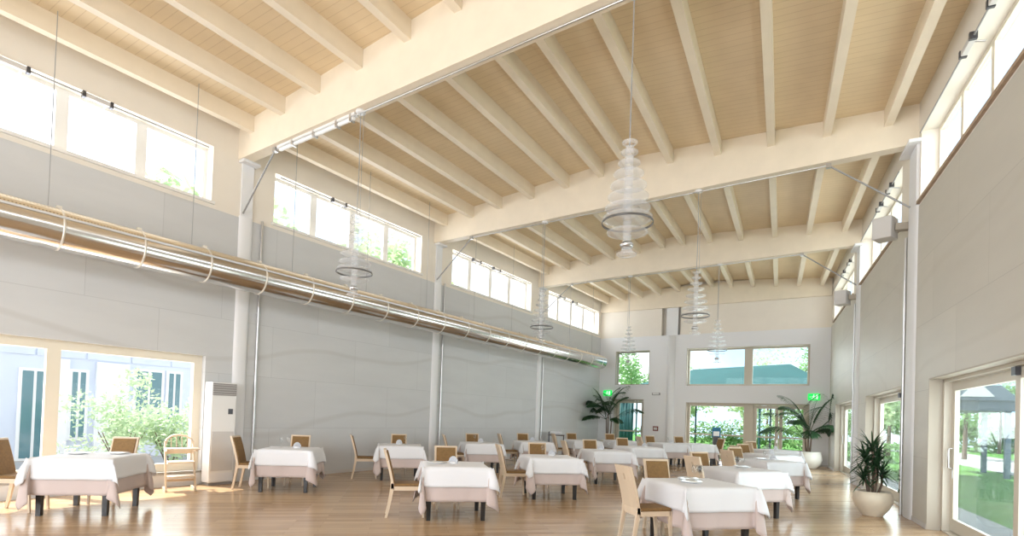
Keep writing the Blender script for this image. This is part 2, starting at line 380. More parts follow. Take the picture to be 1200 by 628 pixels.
def roof_pt(i, ph, z, lift=0.0, out_=0.0):
    sl_, sr_ = STA[i]
    p = WL.P(sl_, out_).lerp(WR.P(sr_, out_), ph)
    return Vector((p.x, p.y, z + lift))
def zj(ph): return Z_J0 + (Z_J1 - Z_J0) * (1 - abs(2 * ph - 1))
# ceiling boards: two slopes meeting at a low ridge, oversailing as eaves added outside to keep sun from the left high windows
cb = MB(); rows = []
for (sl_, sr_) in [(-0.9, -0.9)] + STA[:-1] + [(28.2, 28.7)]:
    pl, pr_ = WL.P(sl_), WR.P(sr_); u = (pr_ - pl).normalized(); o_ = 1.1
    zz = Z_J0 + J_D
    drop = (Z_J1 - Z_J0) / ((pr_ - pl).length / 2) * o_
    rows.append([pl - u * o_ + Vector((0, 0, zz - drop)), pl.lerp(pr_, 0.5) + Vector((0, 0, zz + Z_J1 - Z_J0)), pr_ + u * 0.45 + Vector((0, 0, zz - drop * 0.41))])
for i in range(len(rows) - 1):
    for k in range(2):
        q = [rows[i][k], rows[i + 1][k], rows[i + 1][k + 1], rows[i][k + 1]]
        cb.hexa(q, [p + Vector((0, 0, 0.16)) for p in q])
struct(cb.build('ceiling', 'boards'))

# main beams (fade into the ceiling boards) and joists
PHI = [0.0377, 0.122, 0.207, 0.297, 0.386, 0.468, 0.532, 0.614, 0.703, 0.793, 0.878, 0.9623]
BW = 0.21
for i in range(1, 5):
    mb = MB(); pl, pr_ = roof_pt(i, -0.01, 0), roof_pt(i, 1.01, 0); u = (pr_ - pl).normalized(); nn = Vector((u.y, -u.x, 0)) * BW
    pm = pl.lerp(pr_, 0.5); zt0 = Z_J0 + J_D + 0.02; zt1 = Z_J1 + J_D + 0.02
    for p0, p1, za, zb in ((pl, pm, zt0, zt1), (pm, pr_, zt1, zt0)):
        bot = [p0 + nn + Vector((0, 0, Z_BEAM)), p1 + nn + Vector((0, 0, Z_BEAM)), p1 + Vector((0, 0, Z_BEAM)), p0 + Vector((0, 0, Z_BEAM))]
        top = [p0 + nn + Vector((0, 0, za)), p1 + nn + Vector((0, 0, zb)), p1 + Vector((0, 0, zb)), p0 + Vector((0, 0, za))]
        mb.hexa(bot, top)
    struct(mb.build('beam', 'beam'))
mb = MB()
mb.box(0.0, WE, -0.10, 0.02, 6.22, Z_J0 + 0.5); struct(mb.build('beam', 'beam', W=EW.M))
for i in range(0, 5):
    for ph in PHI:
        z = zj(ph); p0 = roof_pt(i, ph, z); p1 = roof_pt(i + 1, ph, z)
        d_ = (p1 - p0).normalized(); x_ = Vector((-d_.y, d_.x, 0)) * 0.065
        if i > 0: p0 = p0 - d_ * 0.0
        mb = MB(); zt = Vector((0, 0, J_D + 0.03)); bot = [p0 - x_, p0 + x_, p1 + x_, p1 - x_]
        mb.hexa(bot, [p + zt for p in bot]); struct(mb.build('joist', 'beam'))

# baseboards
mb = MB(); mb.box(-0.0, -16.9, -0.012, 0.0, 0.0, 0.07); struct(mb.build('baseboard_left', 'lgrey', W=WL.M))
mb = MB()
for s0, s1 in ((0.0, 1.7), (5.45, 7.3), (10.95, 12.5), (16.45, 22)): mb.box(s0, s1, -0.012, 0.0, 0.0, 0.07)
struct(mb.build('baseboard_right', 'lgrey', W=WR.M))
mb = MB()
for s0, s1 in ((0.0, 0.73), (2.05, 3.82), (8.24, WE)): mb.box(s0, s1, -0.012, 0.0, 0.0, 0.07)
struct(mb.build('baseboard_end', 'lgrey', W=EW.M))

# ------------------------------------------------------------------ windows
WN = [0]
def window(wall, s0, s1, z0, z1, cuts, fm, gm, d=0.22, fw=0.07, depth=0.07, transom=None, name='window', mull=0.09, sill=None, trim=None):
    """frame fills the opening; cuts = positions of mullions; each light is its own pane"""
    WN[0] += 1
    nm = 'window_%d' % WN[0] if name == 'window' else name
    g = wall.sg; mb = MB()
    mb.box(g * s0, g * s1, d, d + depth, z0, z0 + fw); mb.box(g * s0, g * s1, d, d + depth, z1 - fw, z1)
    ed = [s0] + list(cuts) + [s1]
    mb.box(g * s0, g * (s0 + fw), d, d + depth, z0 + fw, z1 - fw); mb.box(g * (s1 - fw), g * s1, d, d + depth, z0 + fw, z1 - fw)
    for c in cuts: mb.box(g * (c - mull / 2), g * (c + mull / 2), d, d + depth, z0 + fw, z1 - fw)
    if transom:
        mb.box(g * (s0 + fw), g * (s1 - fw), d + 0.005, d + depth - 0.005, transom - 0.03, transom + 0.03)
    root = struct(mb.build(nm, fm, W=wall.M))
    for k in range(len(ed) - 1):
        x0 = ed[k] + (fw if k == 0 else mull / 2); x1 = ed[k + 1] - (fw if k == len(ed) - 2 else mull / 2)
        p = MB(); p.box(g * x0, g * x1, d + depth * 0.45, d + depth * 0.55, z0 + fw, z1 - fw)
        o = p.build('pane', gm); o.parent = root
    if sill:
        p = MB(); p.box(g * (s0 - 0.05), g * (s1 + 0.05), -sill[0], 0.02, z0 - 0.05, z0 - 0.002); o = p.build('sill', sill[1]); o.parent = root
    if trim:
        p = MB(); p.box(g * (s0 - 0.02), g * (s1 + 0.02), -0.02, 0.014, z1, z1 + 0.05); o = p.build('head_trim', trim); o.parent = root
    return root
def rail(wall, s0, s1, z, root):
    mb = MB(); mb.tube([(wall.sg * s0, -0.025, z), (wall.sg * s1, -0.025, z)], 0.012, 6)
    o = mb.build('opener_rail', 'wire'); o.parent = root
def quarter(s0, s1): return [s0 + (s1 - s0) * k / 4 for k in (1, 2, 3)]
for x0, x1 in L_CL:
    WROOT = window(WL, x0, x1, 5.22, 6.24, quarter(x0, x1), 'frame_w', 'glass', d=0.24, fw=0.06, mull=0.16, sill=(0.03, 'frame_w')); rail(WL, x0 + 0.1, x1 - 0.1, 6.17, WROOT)
for x0, x1 in R_CL:
    WROOT = window(WR, x0, x1, 5.18, 6.31, quarter(x0, x1), 'frame_c', 'glass', d=0.24, fw=0.06, mull=0.10, sill=(0.03, 'wood_trim')); rail(WR, x0 + 0.1, x1 - 0.1, 6.24, WROOT)
window(WL, 17.05, 21.36, 0.26, 2.36, [19.2], 'frame_c', 'glass', d=0.12, fw=0.14, depth=0.09, mull=0.17, sill=(0.0, 'frame_c'))
window(EW, 0.74, 2.25, 2.98, 4.46, [], 'jamb', 'glass_g', d=0.24, fw=0.05, sill=(0.02, 'white'))
window(EW, 3.80, 8.22, 2.95, 4.48, [6.12], 'frame_g', 'glass_g', d=0.22, fw=0.08, mull=0.30, sill=(0.02, 'white'))
window(EW, 3.82, 6.12, 0.04, 2.26, [], 'frame_g', 'glass', d=0.2, fw=0.13, transom=0.98)
for n_, h in enumerate(rear_holes): window(RW, h[0], h[1], h[2], h[3], [h[0] + (h[1] - h[0]) / 2], 'frame_c', 'glass', d=0.22)  # unseen glazing of the rear openings added for the fill lamps

# ------------------------------------------------------------------ doors
DN = [0]
def door(wall, leaves, z1, fm, gm, handle_s=None, transom=None, stile=0.12, jamb=None):
    """leaves = [(s0,s1,depth)]; one glazed sliding or hinged leaf each"""
    DN[0] += 1; g = wall.sg
    root = empty('door_%d' % DN[0], mw=wall.M); struct(root)
    s0 = min(l[0] for l in leaves); s1 = max(l[1] for l in leaves)
    mb = MB(); mb.box(g * (s0 - 0.06), g * s0, 0.16, 0.34, 0, z1); mb.box(g * s1, g * (s1 + 0.06), 0.16, 0.34, 0, z1)
    mb.box(g * (s0 - 0.06), g * (s1 + 0.06), 0.16, 0.34, z1 - 0.06, z1); mb.box(g * (s0 - 0.06), g * (s1 + 0.06), 0.16, 0.34, 0.0, 0.02)
    o = mb.build('door_frame', jamb or fm); o.parent = root; o.matrix_parent_inverse = Matrix.Identity(4)
    for (a, b, d) in leaves:
        zt = z1 - 0.07
        mb = MB(); mb.box(g * a, g * (a + stile), d, d + 0.05, 0.03, zt); mb.box(g * (b - stile), g * b, d, d + 0.05, 0.03, zt)
        mb.box(g * (a + stile), g * (b - stile), d, d + 0.05, 0.03, 0.03 + stile * 1.5); mb.box(g * (a + stile), g * (b - stile), d, d + 0.05, zt - stile, zt)
        if transom: mb.box(g * (a + stile), g * (b - stile), d, d + 0.05, transom - 0.03, transom + 0.03)
        lf = mb.build('door_leaf', fm, bevel=0.004); lf.parent = root
        p = MB(); p.box(g * (a + stile), g * (b - stile), d + 0.02, d + 0.03, 0.03 + stile * 1.5, zt - stile); pn = p.build('pane', gm); pn.parent = lf
    if handle_s:
        hs, hd = handle_s
        mb = MB(); mb.tube([(g * hs, hd, 0.92), (g * hs, hd - 0.05, 0.93), (g * hs, hd - 0.05, 1.2), (g * hs, hd, 1.21)], 0.011)
        mb.box(g * (hs - 0.02), g * (hs + 0.02), hd - 0.008, hd, 0.78, 0.9)
        h = mb.build('door_handle', 'steel'); h.parent = root
    return root
door(WR, [(12.58, 15.0, 0.25), (14.86, 16.39, 0.19)], 2.22, 'frame_b', 'glass_g', (12.66, 0.25))
door(WR, [(7.38, 9.9, 0.25), (9.76, 10.89, 0.19)], 2.22, 'frame_b', 'glass_g', (7.46, 0.25))
door(WR, [(1.78, 4.3, 0.25), (4.16, 5.39, 0.19)], 2.22, 'frame_b', 'glass_g', (1.86, 0.25))
door(EW, [(0.80, 1.98, 0.24)], 2.36, 'frame_g', 'glass_g', (1.9, 0.24), 0.98, 0.09, jamb='jamb')
door(EW, [(6.34, 7.22, 0.22), (7.24, 8.16, 0.22)], 2.26, 'frame_g', 'glass', (7.18, 0.22), 0.98, 0.12)
mb = MB(); mb.box(6.12, 6.28, 0.16, 0.3, 0, 2.26); struct(mb.build('trim_1', 'frame_g', W=EW.M))
mb = MB(); mb.box(14.9, 15.0, 0.14, 0.185, 2.06, 2.15); struct(mb.build('trim_2', 'dsteel', W=WR.M))
mb = MB(); mb.box(9.8, 9.9, 0.14, 0.185, 2.06, 2.15); struct(mb.build('trim_3', 'dsteel', W=WR.M))

def lining(wall, h, m, d1=0.2, name='trim'):
    TN[0] += 1; g = wall.sg; s0, s1, z0, z1 = h; mb = MB(); t = 0.018
    mb.box(g * s0, g * (s0 + t), -0.006, d1, z0, z1); mb.box(g * (s1 - t), g * s1, -0.006, d1, z0, z1); mb.box(g * (s0 + t), g * (s1 - t), -0.006, d1, z1 - t, z1)
    struct(mb.build('trim_%d' % TN[0], m, W=wall.M))
TN = [3]
for h in R_doors: lining(WR, h, 'jamb')
for h in E_holes: lining(EW, h, 'jamb')
# ------------------------------------------------------------------ columns with their conduits
def column(wall, s, wd=0.27, proud=0.07, z1=5.12):
    mb = MB(); g = wall.sg; n = 10
    prof = [(g * (s + wd / 2 * math.cos(PI * k / n)), 0.01 - proud * math.sin(PI * k / n) ** 0.6) for k in range(n + 1)]
    vs = [(x, y, 0.0) for x, y in prof] + [(x, y, z1) for x, y in prof]
    m = n + 1
    mb.add(vs, [(k, k + 1, m + k + 1, m + k) for k in range(n)], True); mb.add(vs[m:], [tuple(range(m))])
    mb.box(g * (s - wd * 0.42), g * (s + wd * 0.42), -0.03, 0.012, z1, Z_BEAM - 0.05)
    mb.box(g * (s - wd * 0.62), g * (s + wd * 0.62), -0.16, 0.012, Z_BEAM - 0.05, Z_BEAM)
    return struct(mb.build('column', 'white', W=wall.M))
for s in (16.42, 10.88, 5.27): column(WL, s)
for s in (16.95, 11.42, 5.93): column(WR, s, 0.55, 0.06)
mb = MB(); mb.lathe([(0.17, 0.0), (0.17, 5.05), (0.0, 5.05)], 20, (3.18, 0.06, 0)); mb.box(2.92, 3.40, 0.02, 0.34, 5.07, 6.3); struct(mb.build('column', 'white', W=EW.M))
names = ['by the air conditioner', 'at the second left column', 'at the third left column']
for s, nm in zip((16.1, 10.62, 5.03), names):
    mb = MB(); mb.tube([(-s, -0.035, 0.08), (-s, -0.035, 5.15)], 0.022)
    for z in (0.9, 2.1, 3.3, 4.5): mb.box(-s - 0.035, -s + 0.035, -0.02, 0.0, z, z + 0.03)
    tag(mb.build('conduit_pipe', 'steel', W=WL.M), 'steel conduit pipe running up the left wall ' + nm, 'pipe', 'wall conduit pipes')
for s, nm in zip((11.14, 5.68), ('beside the dracaena pot', 'beside the far palm')):
    mb = MB(); mb.tube([(s, -0.05, 0.0), (s, -0.05, 4.75)], 0.022)
    for z in (0.05, 1.2, 2.4, 3.6): mb.box(s - 0.035, s + 0.035, -0.035, 0.0, z, z + 0.03)
    tag(mb.build('conduit_pipe', 'steel', W=WR.M), 'steel conduit pipe running up the right wall ' + nm, 'pipe', 'wall conduit pipes')

# ------------------------------------------------------------------ tie rods under the beams
def tie(i, t0, nm):
    pl, pr_ = roof_pt(i, 0, 0), roof_pt(i, 1, 0); u = (pr_ - pl).normalized(); L = (pr_ - pl).length; nn = Vector((u.y, -u.x, 0))
    off = nn * (BW / 2)
    root = empty('tie_rod', pl + off + Vector((0, 0, Z_BEAM)))
    tag(root, 'thin steel tie rod strutting %s' % nm, 'tie rod', 'steel tie rods under the beams')
    at = lambda t, z: u * t + Vector((0, 0, z))
    mb = MB(); mb.tube([at(0.05, -1.02), at(t0, -0.03)], 0.016); o = mb.build('strut', 'rod', root)
    mb = MB(); mb.tube([at(L - 0.05, -1.02), at(L - t0, -0.03)], 0.016); o = mb.build('strut', 'rod', root)
    mb = MB(); mb.tube([at(t0, -0.03), at(L - t0, -0.03)], 0.014); o = mb.build('rod', 'steel', root)
    for t in (t0, L - t0):
        p = at(t, -0.03); mb = MB(); mb.box(p.x - 0.04, p.x + 0.04, p.y - 0.04, p.y + 0.04, -0.075, 0.0); mb.build('bracket', 'steel', root)
tie(3, 1.05, 'the nearest roof beam'); tie(2, 1.24, 'the second roof beam'); tie(1, 1.32, 'the farthest free roof beam')
# tube light fixed under the nearest beam
pl, pr_ = roof_pt(3, 0, 0), roof_pt(3, 1, 0); u = (pr_ - pl).normalized(); nn = Vector((u.y, -u.x, 0))
root = empty('tube_light', pl + u * 2.2 + nn * 0.10 + Vector((0, 0, Z_BEAM)))
tag(root, 'long white tube light fixed under the nearest roof beam', 'lamp')
mb = MB(); mb.bar(u * -1.05 + Vector((0, 0, -0.02)), u * 1.05 + Vector((0, 0, -0.02)), 0.09, 0.04); mb.build('housing', 'plastic', root)
mb = MB(); mb.tube([u * -1.0 + Vector((0, 0, -0.07)), u * 1.0 + Vector((0, 0, -0.07))], 0.03); mb.build('tube', 'lamp', root)
for t in (-0.6, 0.0, 0.6, 0.95):
    p = u * t; mb = MB(); mb.box(p.x - 0.02, p.x + 0.02, p.y - 0.05, p.y + 0.05, -0.11, -0.0); mb.build('clip', 'steel', root)

# ------------------------------------------------------------------ ventilation duct
DE, DZ, DR = 0.65, 3.84, 0.285
root = empty('ventilation_duct', mw=WL.M @ Matrix.Translation((-1.35, -DE, DZ)))
tag(root, 'long round polished steel air duct hanging along the left wall', 'duct')
L_D = 21.6
n_ = 40
duct_mat = mat('polished_duct_steel', (0.72, 0.70, 0.67), 0.17, 1.0)
perf_mat = mat('perforated_duct_steel', (0.70, 0.62, 0.48), 0.38, 0.75)
nn_ = perf_mat.node_tree; vo = nn_.nodes.new('ShaderNodeTexVoronoi'); tco = nn_.nodes.new('ShaderNodeTexCoord'); vo.inputs['Scale'].default_value = 26; vo.inputs['Randomness'].default_value = 0.0
vr_ = nn_.nodes.new('ShaderNodeValToRGB'); vr_.color_ramp.elements[0].position = 0.30; vr_.color_ramp.elements[0].color = (0.40, 0.33, 0.24, 1); vr_.color_ramp.elements[1].position = 0.36; vr_.color_ramp.elements[1].color = (0.72, 0.64, 0.5, 1)
nn_.links.new(tco.outputs['Object'], vo.inputs['Vector']); nn_.links.new(vo.outputs['Distance'], vr_.inputs['Fac']); nn_.links.new(vr_.outputs['Color'], nn_.nodes['Principled BSDF'].inputs['Base Color'])
def ring_shell(a0, a1, r, m, nm):
    mb = MB(); k = 22; vs = []
    for x in (0.0, -L_D):
        for j in range(k + 1):
            a = a0 + (a1 - a0) * j / k; vs.append((x, math.cos(a) * -r, math.sin(a) * r))
    mb.add(vs, [(j, j + 1, k + 1 + j + 1, k + 1 + j) for j in range(k)], True)
    return mb.build(nm, m, root)
ring_shell(math.radians(25), math.radians(25 + 130), DR, perf_mat, 'perforated_panel')     # upper half
ring_shell(math.radians(155), math.radians(385), DR, duct_mat, 'duct_shell')
mb = MB(); mb.bar((0, -DR * math.cos(math.radians(25)) - 0.006, DR * math.sin(math.radians(25))), (-L_D, -DR * math.cos(math.radians(25)) - 0.006, DR * math.sin(math.radians(25))), 0.02, 0.03); mb.build('seam', 'steel', root)
mb = MB(); mb.lathe([(0.0, 0), (DR - 0.02, 0.0), (DR, 0.02)], 32); 
for i, v in enumerate(mb.v): mb.v[i] = (-v[2] + 0.02, v[0], v[1])
mb.build('end_cap', duct_mat, root)
for k in range(21):
    x = -(0.35 + 0.985 * k)
    mb = MB(); vs = []
    for xx, rr in ((x - 0.013, DR), (x - 0.013, DR + 0.008), (x + 0.013, DR + 0.008), (x + 0.013, DR)):
        for j in range(n_):
            a = 2 * PI * j / n_; vs.append((xx, math.cos(a) * rr, math.sin(a) * rr))
    mb.add(vs, [(q * n_ + j, q * n_ + (j + 1) % n_, (q + 1) * n_ + (j + 1) % n_, (q + 1) * n_ + j) for q in range(3) for j in range(n_)], True)
    mb.box(x - 0.03, x + 0.03, -0.03, 0.03, DR + 0.01, DR + 0.05)
    mb.build('band', 'band', root)
for s in (19.55, 17.67, 15.8, 13.95, 12.0, 10.03, 8.1, 6.2, 4.2, 2.25):
    x = -(s - 1.35)
    mb = MB(); mb.tube([(x, 0, DR + 0.02), (x, 0, Z_J0 + 0.31 - DZ)], 0.0055, 6); mb.build('hanger_wire', 'wire', root)

# ------------------------------------------------------------------ chandeliers of stacked glass discs
def chandelier():
    root = empty('chandelier'); root.location = (0, 0, 0)       # origin at beam underside
    mb = MB(); mb.lathe([(0.0, 0.0), (0.075, 0.0), (0.075, -0.035), (0.0, -0.04)], 16); mb.build('canopy', 'plastic', root)
    mb = MB(); mb.tube([(0, 0, -0.03), (0.01, 0.0, -0.9), (0, 0, -1.72)], 0.007, 6)
    mb.tube([(0.05, 0, -0.03), (0.045, 0.0, -0.9), (0.05, 0, -1.68)], 0.004, 6); mb.build('cable', 'wire', root)
    z0 = Z_BEAM
    for z, r in ((4.48, .086), (4.37, .096), (4.25, .122), (4.13, .165), (4.0, .198), (3.875, .222), (3.75, .248), (3.64, .272), (3.48, .222), (3.24, .112)):
        mb = MB(); zz = z - z0
        mb.lathe([(0.045, 0.004), (r * 0.8, 0.008), (r, 0.022), (r, 0.034), (r * 0.8, 0.02), (0.045, 0.016), (0.045, 0.004)], 28, (0, 0, zz))
        mb.build('glass_disc', 'frost', root)
    mb = MB(); mb.lathe([(0.272, 0.0), (0.28, 0.0), (0.28, 0.022), (0.272, 0.022), (0.272, 0.0)], 32, (0, 0, 3.605 - z0)); mb.build('metal_ring', 'ringm', root)
    mb = MB(); mb.lathe([(0.03, -1.70), (0.045, -1.72), (0.045, 3.34 - z0), (0.06, 3.33 - z0), (0.06, 3.3 - z0), (0.0, 3.29 - z0)], 14); mb.build('core', 'frost_core', root)
    mb = MB(); mb.lathe([(0.0, 3.40 - z0), (0.055, 3.40 - z0), (0.075, 3.37 - z0), (0.055, 3.34 - z0), (0.0, 3.34 - z0)], 16); mb.build('lamp_holder', 'steel', root)
    return root
def beam_at(i, t):
    pl, pr_ = roof_pt(i, 0, 0), roof_pt(i, 1, 0); u = (pr_ - pl).normalized(); nn = Vector((u.y, -u.x, 0))
    p = pl + u * t + nn * (BW / 2); p.z = Z_BEAM; return p
ch0 = None
for i, t, lb in ((3, 7.86, 'largest glass-disc chandelier, hanging from the nearest beam over the right side'),
                 (3, 3.36, 'glass-disc chandelier in front of the left clerestory, on the end of the tube light'),
                 (2, 3.5, 'glass-disc chandelier under the second beam near the left wall'),
                 (2, 7.12, 'glass-disc chandelier under the second beam, right of the largest one'),
                 (1, 3.5, 'small distant glass-disc chandelier in front of the small end-wall window'),
                 (1, 6.3, 'small distant glass-disc chandelier in front of the wide end-wall window')):
    o = ch0 if ch0 is None else copy_tree(ch0)
    if ch0 is None: ch0 = o = chandelier()
    o.location = beam_at(i, t); o.rotation_euler.z = rnd.uniform(0, 6); tag(o, lb, 'chandelier', 'glass disc chandeliers')

# ------------------------------------------------------------------ window openers, speakers, signs
def actuator():
    root = empty('window_opener')
    mb = MB(); mb.box(-0.16, 0.16, -0.07, 0.0, -0.04, 0.03); mb.build('housing', 'lgrey', root, bevel=0.008)
    mb = MB(); mb.box(-0.20, -0.16, -0.08, 0.0, -0.05, 0.04); mb.box(0.16, 0.20, -0.08, 0.0, -0.05, 0.04); mb.build('bracket', 'dsteel', root)
    mb = MB(); mb.tube([(0.1, -0.04, -0.02), (0.12, 0.1, -0.06)], 0.012, 6); mb.build('push_rod', 'steel', root)
    return root
acts = [(WL, 19.87, 6.17, 'nearest on the left wall, top-left in view'), (WL, 18.86, 6.17, 'second on the nearest left clerestory'),
        (WL, 14.3, 6.17, 'single one on the second left clerestory'), (WL, 9.2, 6.17, 'first on the third left clerestory'),
        (WL, 8.15, 6.17, 'second on the third left clerestory'), (WL, 3.75, 6.17, 'first on the farthest left clerestory'), (WL, 2.68, 6.17, 'second on the farthest left clerestory'),
        (WR, 14.9, 6.24, 'topmost on the nearest right clerestory'), (WR, 14.0, 6.24, 'lower one on the nearest right clerestory'),
        (WR, 9.6, 6.24, 'first on the second right clerestory'), (WR, 8.6, 6.24, 'second on the second right clerestory'),
        (WR, 4.3, 6.24, 'first on the farthest right clerestory'), (WR, 3.1, 6.24, 'second on the farthest right clerestory')]
ac0 = None
for wl_, s, z, lb in acts:
    if ac0 is None: o = ac0 = actuator()
    else: o = copy_tree(ac0)
    o.matrix_world = wl_.M @ Matrix.Translation((wl_.sg * s, 0.01, z))
    tag(o, 'small motor window opener, ' + lb, 'window opener', 'motor window openers')
def speaker(s, z, lb):
    root = empty('wall_speaker', mw=WR.M @ Matrix.Translation((s, 0, z)))
    tag(root, lb, 'speaker', 'wall speakers')
    mb = MB(); T = Matrix.Translation((-0.05, -0.33, 0)) @ Matrix.Rotation(-0.5, 4, 'Z'); mb.box(-0.16, 0.16, -0.15, 0.15, -0.19, 0.19, T); mb.build('cabinet', 'lgrey', root, bevel=0.02)
    mb = MB(); mb.box(-0.165, -0.161, -0.12, 0.12, -0.16, 0.16, T); mb.build('front_grille', 'plastic', root)
    mb = MB(); mb.tube([T @ Vector((-0.17, 0.0, 0.02)), T @ Vector((-0.163, 0.0, 0.02))], 0.02, 10); mb.build('badge', 'grille', root)
    mb = MB(); mb.box(-0.07, 0.07, -0.2, 0.0, -0.06, 0.06); mb.build('wall_bracket', 'jamb', root)
speaker(11.05, 4.98, 'square pale speaker on the nearer right-wall column'); speaker(5.65, 4.93, 'square pale speaker on the far right-wall column')
def exit_sign(M4, lb):
    root = empty('exit_sign', mw=M4); tag(root, lb, 'exit sign', 'green exit signs')
    mb = MB(); mb.box(-0.19, 0.19, -0.06, 0.0, -0.12, 0.12); mb.build('panel', 'exit', root)
    g = MB(); y0, y1 = -0.066, -0.06
    T = lambda dx, dz, a: Matrix.Translation((dx, 0, dz)) @ Matrix.Rotation(a, 4, 'Y')
    g.box(0.07, 0.13, y0, y1, -0.08, 0.08)                                     # doorway
    g.lathe([(0.0, y0), (0.018, y0), (0.018, y1)], 10)
    k = len(g.v)
    for i in range(8, k): g.v[i] = (g.v[i][0] - 0.005, g.v[i][2], g.v[i][1] + 0.07)
    g.box(-0.012, 0.012, y0, y1, -0.04, 0.04, T(-0.01, 0.01, 0.3)); g.box(-0.009, 0.009, y0, y1, -0.035, 0.035, T(0.02, -0.045, -0.7)); g.box(-0.009, 0.009, y0, y1, -0.04, 0.04, T(-0.045, -0.045, 0.9))
    g.box(-0.007, 0.007, y0, y1, -0.03, 0.03, T(0.03, 0.02, 1.2)); g.box(-0.007, 0.007, y0, y1, -0.03, 0.03, T(-0.04, 0.02, 1.0))
    g.box(-0.14, -0.09, y0, y1, -0.006, 0.006)
    g.build('pictogram', 'exit_w', root)
exit_sign(EW.M @ Matrix.Translation((8.38, -0.01, 2.53)), 'lit green exit sign above the right corner palm')
exit_sign(EW.M @ Matrix.Translation((0.42, -0.01, 2.62)), 'lit green exit sign behind the left corner palm')
root = empty('emergency_lamp', mw=EW.M @ Matrix.Translation((2.58, 0, 2.6))); tag(root, 'small grey emergency lamp above the end-wall call point', 'lamp')
mb = MB(); mb.box(-0.17, 0.17, -0.06, 0, -0.05, 0.05); mb.build('housing', 'grille', root, bevel=0.01)
mb = MB(); mb.box(-0.13, 0.13, -0.072, -0.06, -0.03, 0.03); mb.build('diffuser', 'plastic', root)
root = empty('call_point', mw=EW.M @ Matrix.Translation((2.6, 0, 1.13))); tag(root, 'small dark red call point on the end wall beside the door', 'call point')
mb = MB(); mb.box(-0.11, 0.11, -0.05, 0, -0.1, 0.1); mb.build('box', 'red', root, bevel=0.008)
mb = MB(); mb.box(-0.07, 0.07, -0.056, -0.05, -0.05, 0.05); mb.build('front_plate', 'lgrey', root)

# ------------------------------------------------------------------ floor-standing air conditioner
root = empty('air_conditioner', mw=WL.M @ Matrix.Translation((-16.82, -0.02, 0)))
tag(root, 'tall white floor-standing air conditioner beside the big left window', 'air conditioner')
mb = MB(); mb.box(-0.225, 0.225, -0.26, 0, 0.05, 1.88); mb.build('body', 'plastic', root, bevel=0.012)
mb = MB(); mb.box(-0.205, 0.205, -0.24, -0.02, 0.0, 0.05); mb.build('plinth', 'grille', root)
mb = MB(); mb.box(-0.215, 0.215, -0.275, -0.255, 1.64, 1.86); mb.build('outlet', 'grille', root)
for k in range(5):
    mb = MB(); mb.box(-0.21, 0.21, -0.285, -0.275, 1.66 + k * 0.042, 1.667 + k * 0.042); mb.build('louvre', 'lgrey', root)
mb = MB(); mb.box(-0.195, 0.195, -0.266, -0.258, 0.26, 0.98)
for k in range(14): mb.box(-0.185, 0.185, -0.272, -0.266, 0.28 + k * 0.05, 0.305 + k * 0.05)
mb.build('intake_grille', 'lgrey', root)
mb = MB(); mb.box(0.08, 0.165, -0.267, -0.259, 1.30, 1.40); mb.build('display', 'dsteel', root)
mb = MB(); mb.box(-0.215, 0.215, -0.266, -0.258, 0.06, 0.22); mb.build('lower_panel', 'white', root, bevel=0.004)

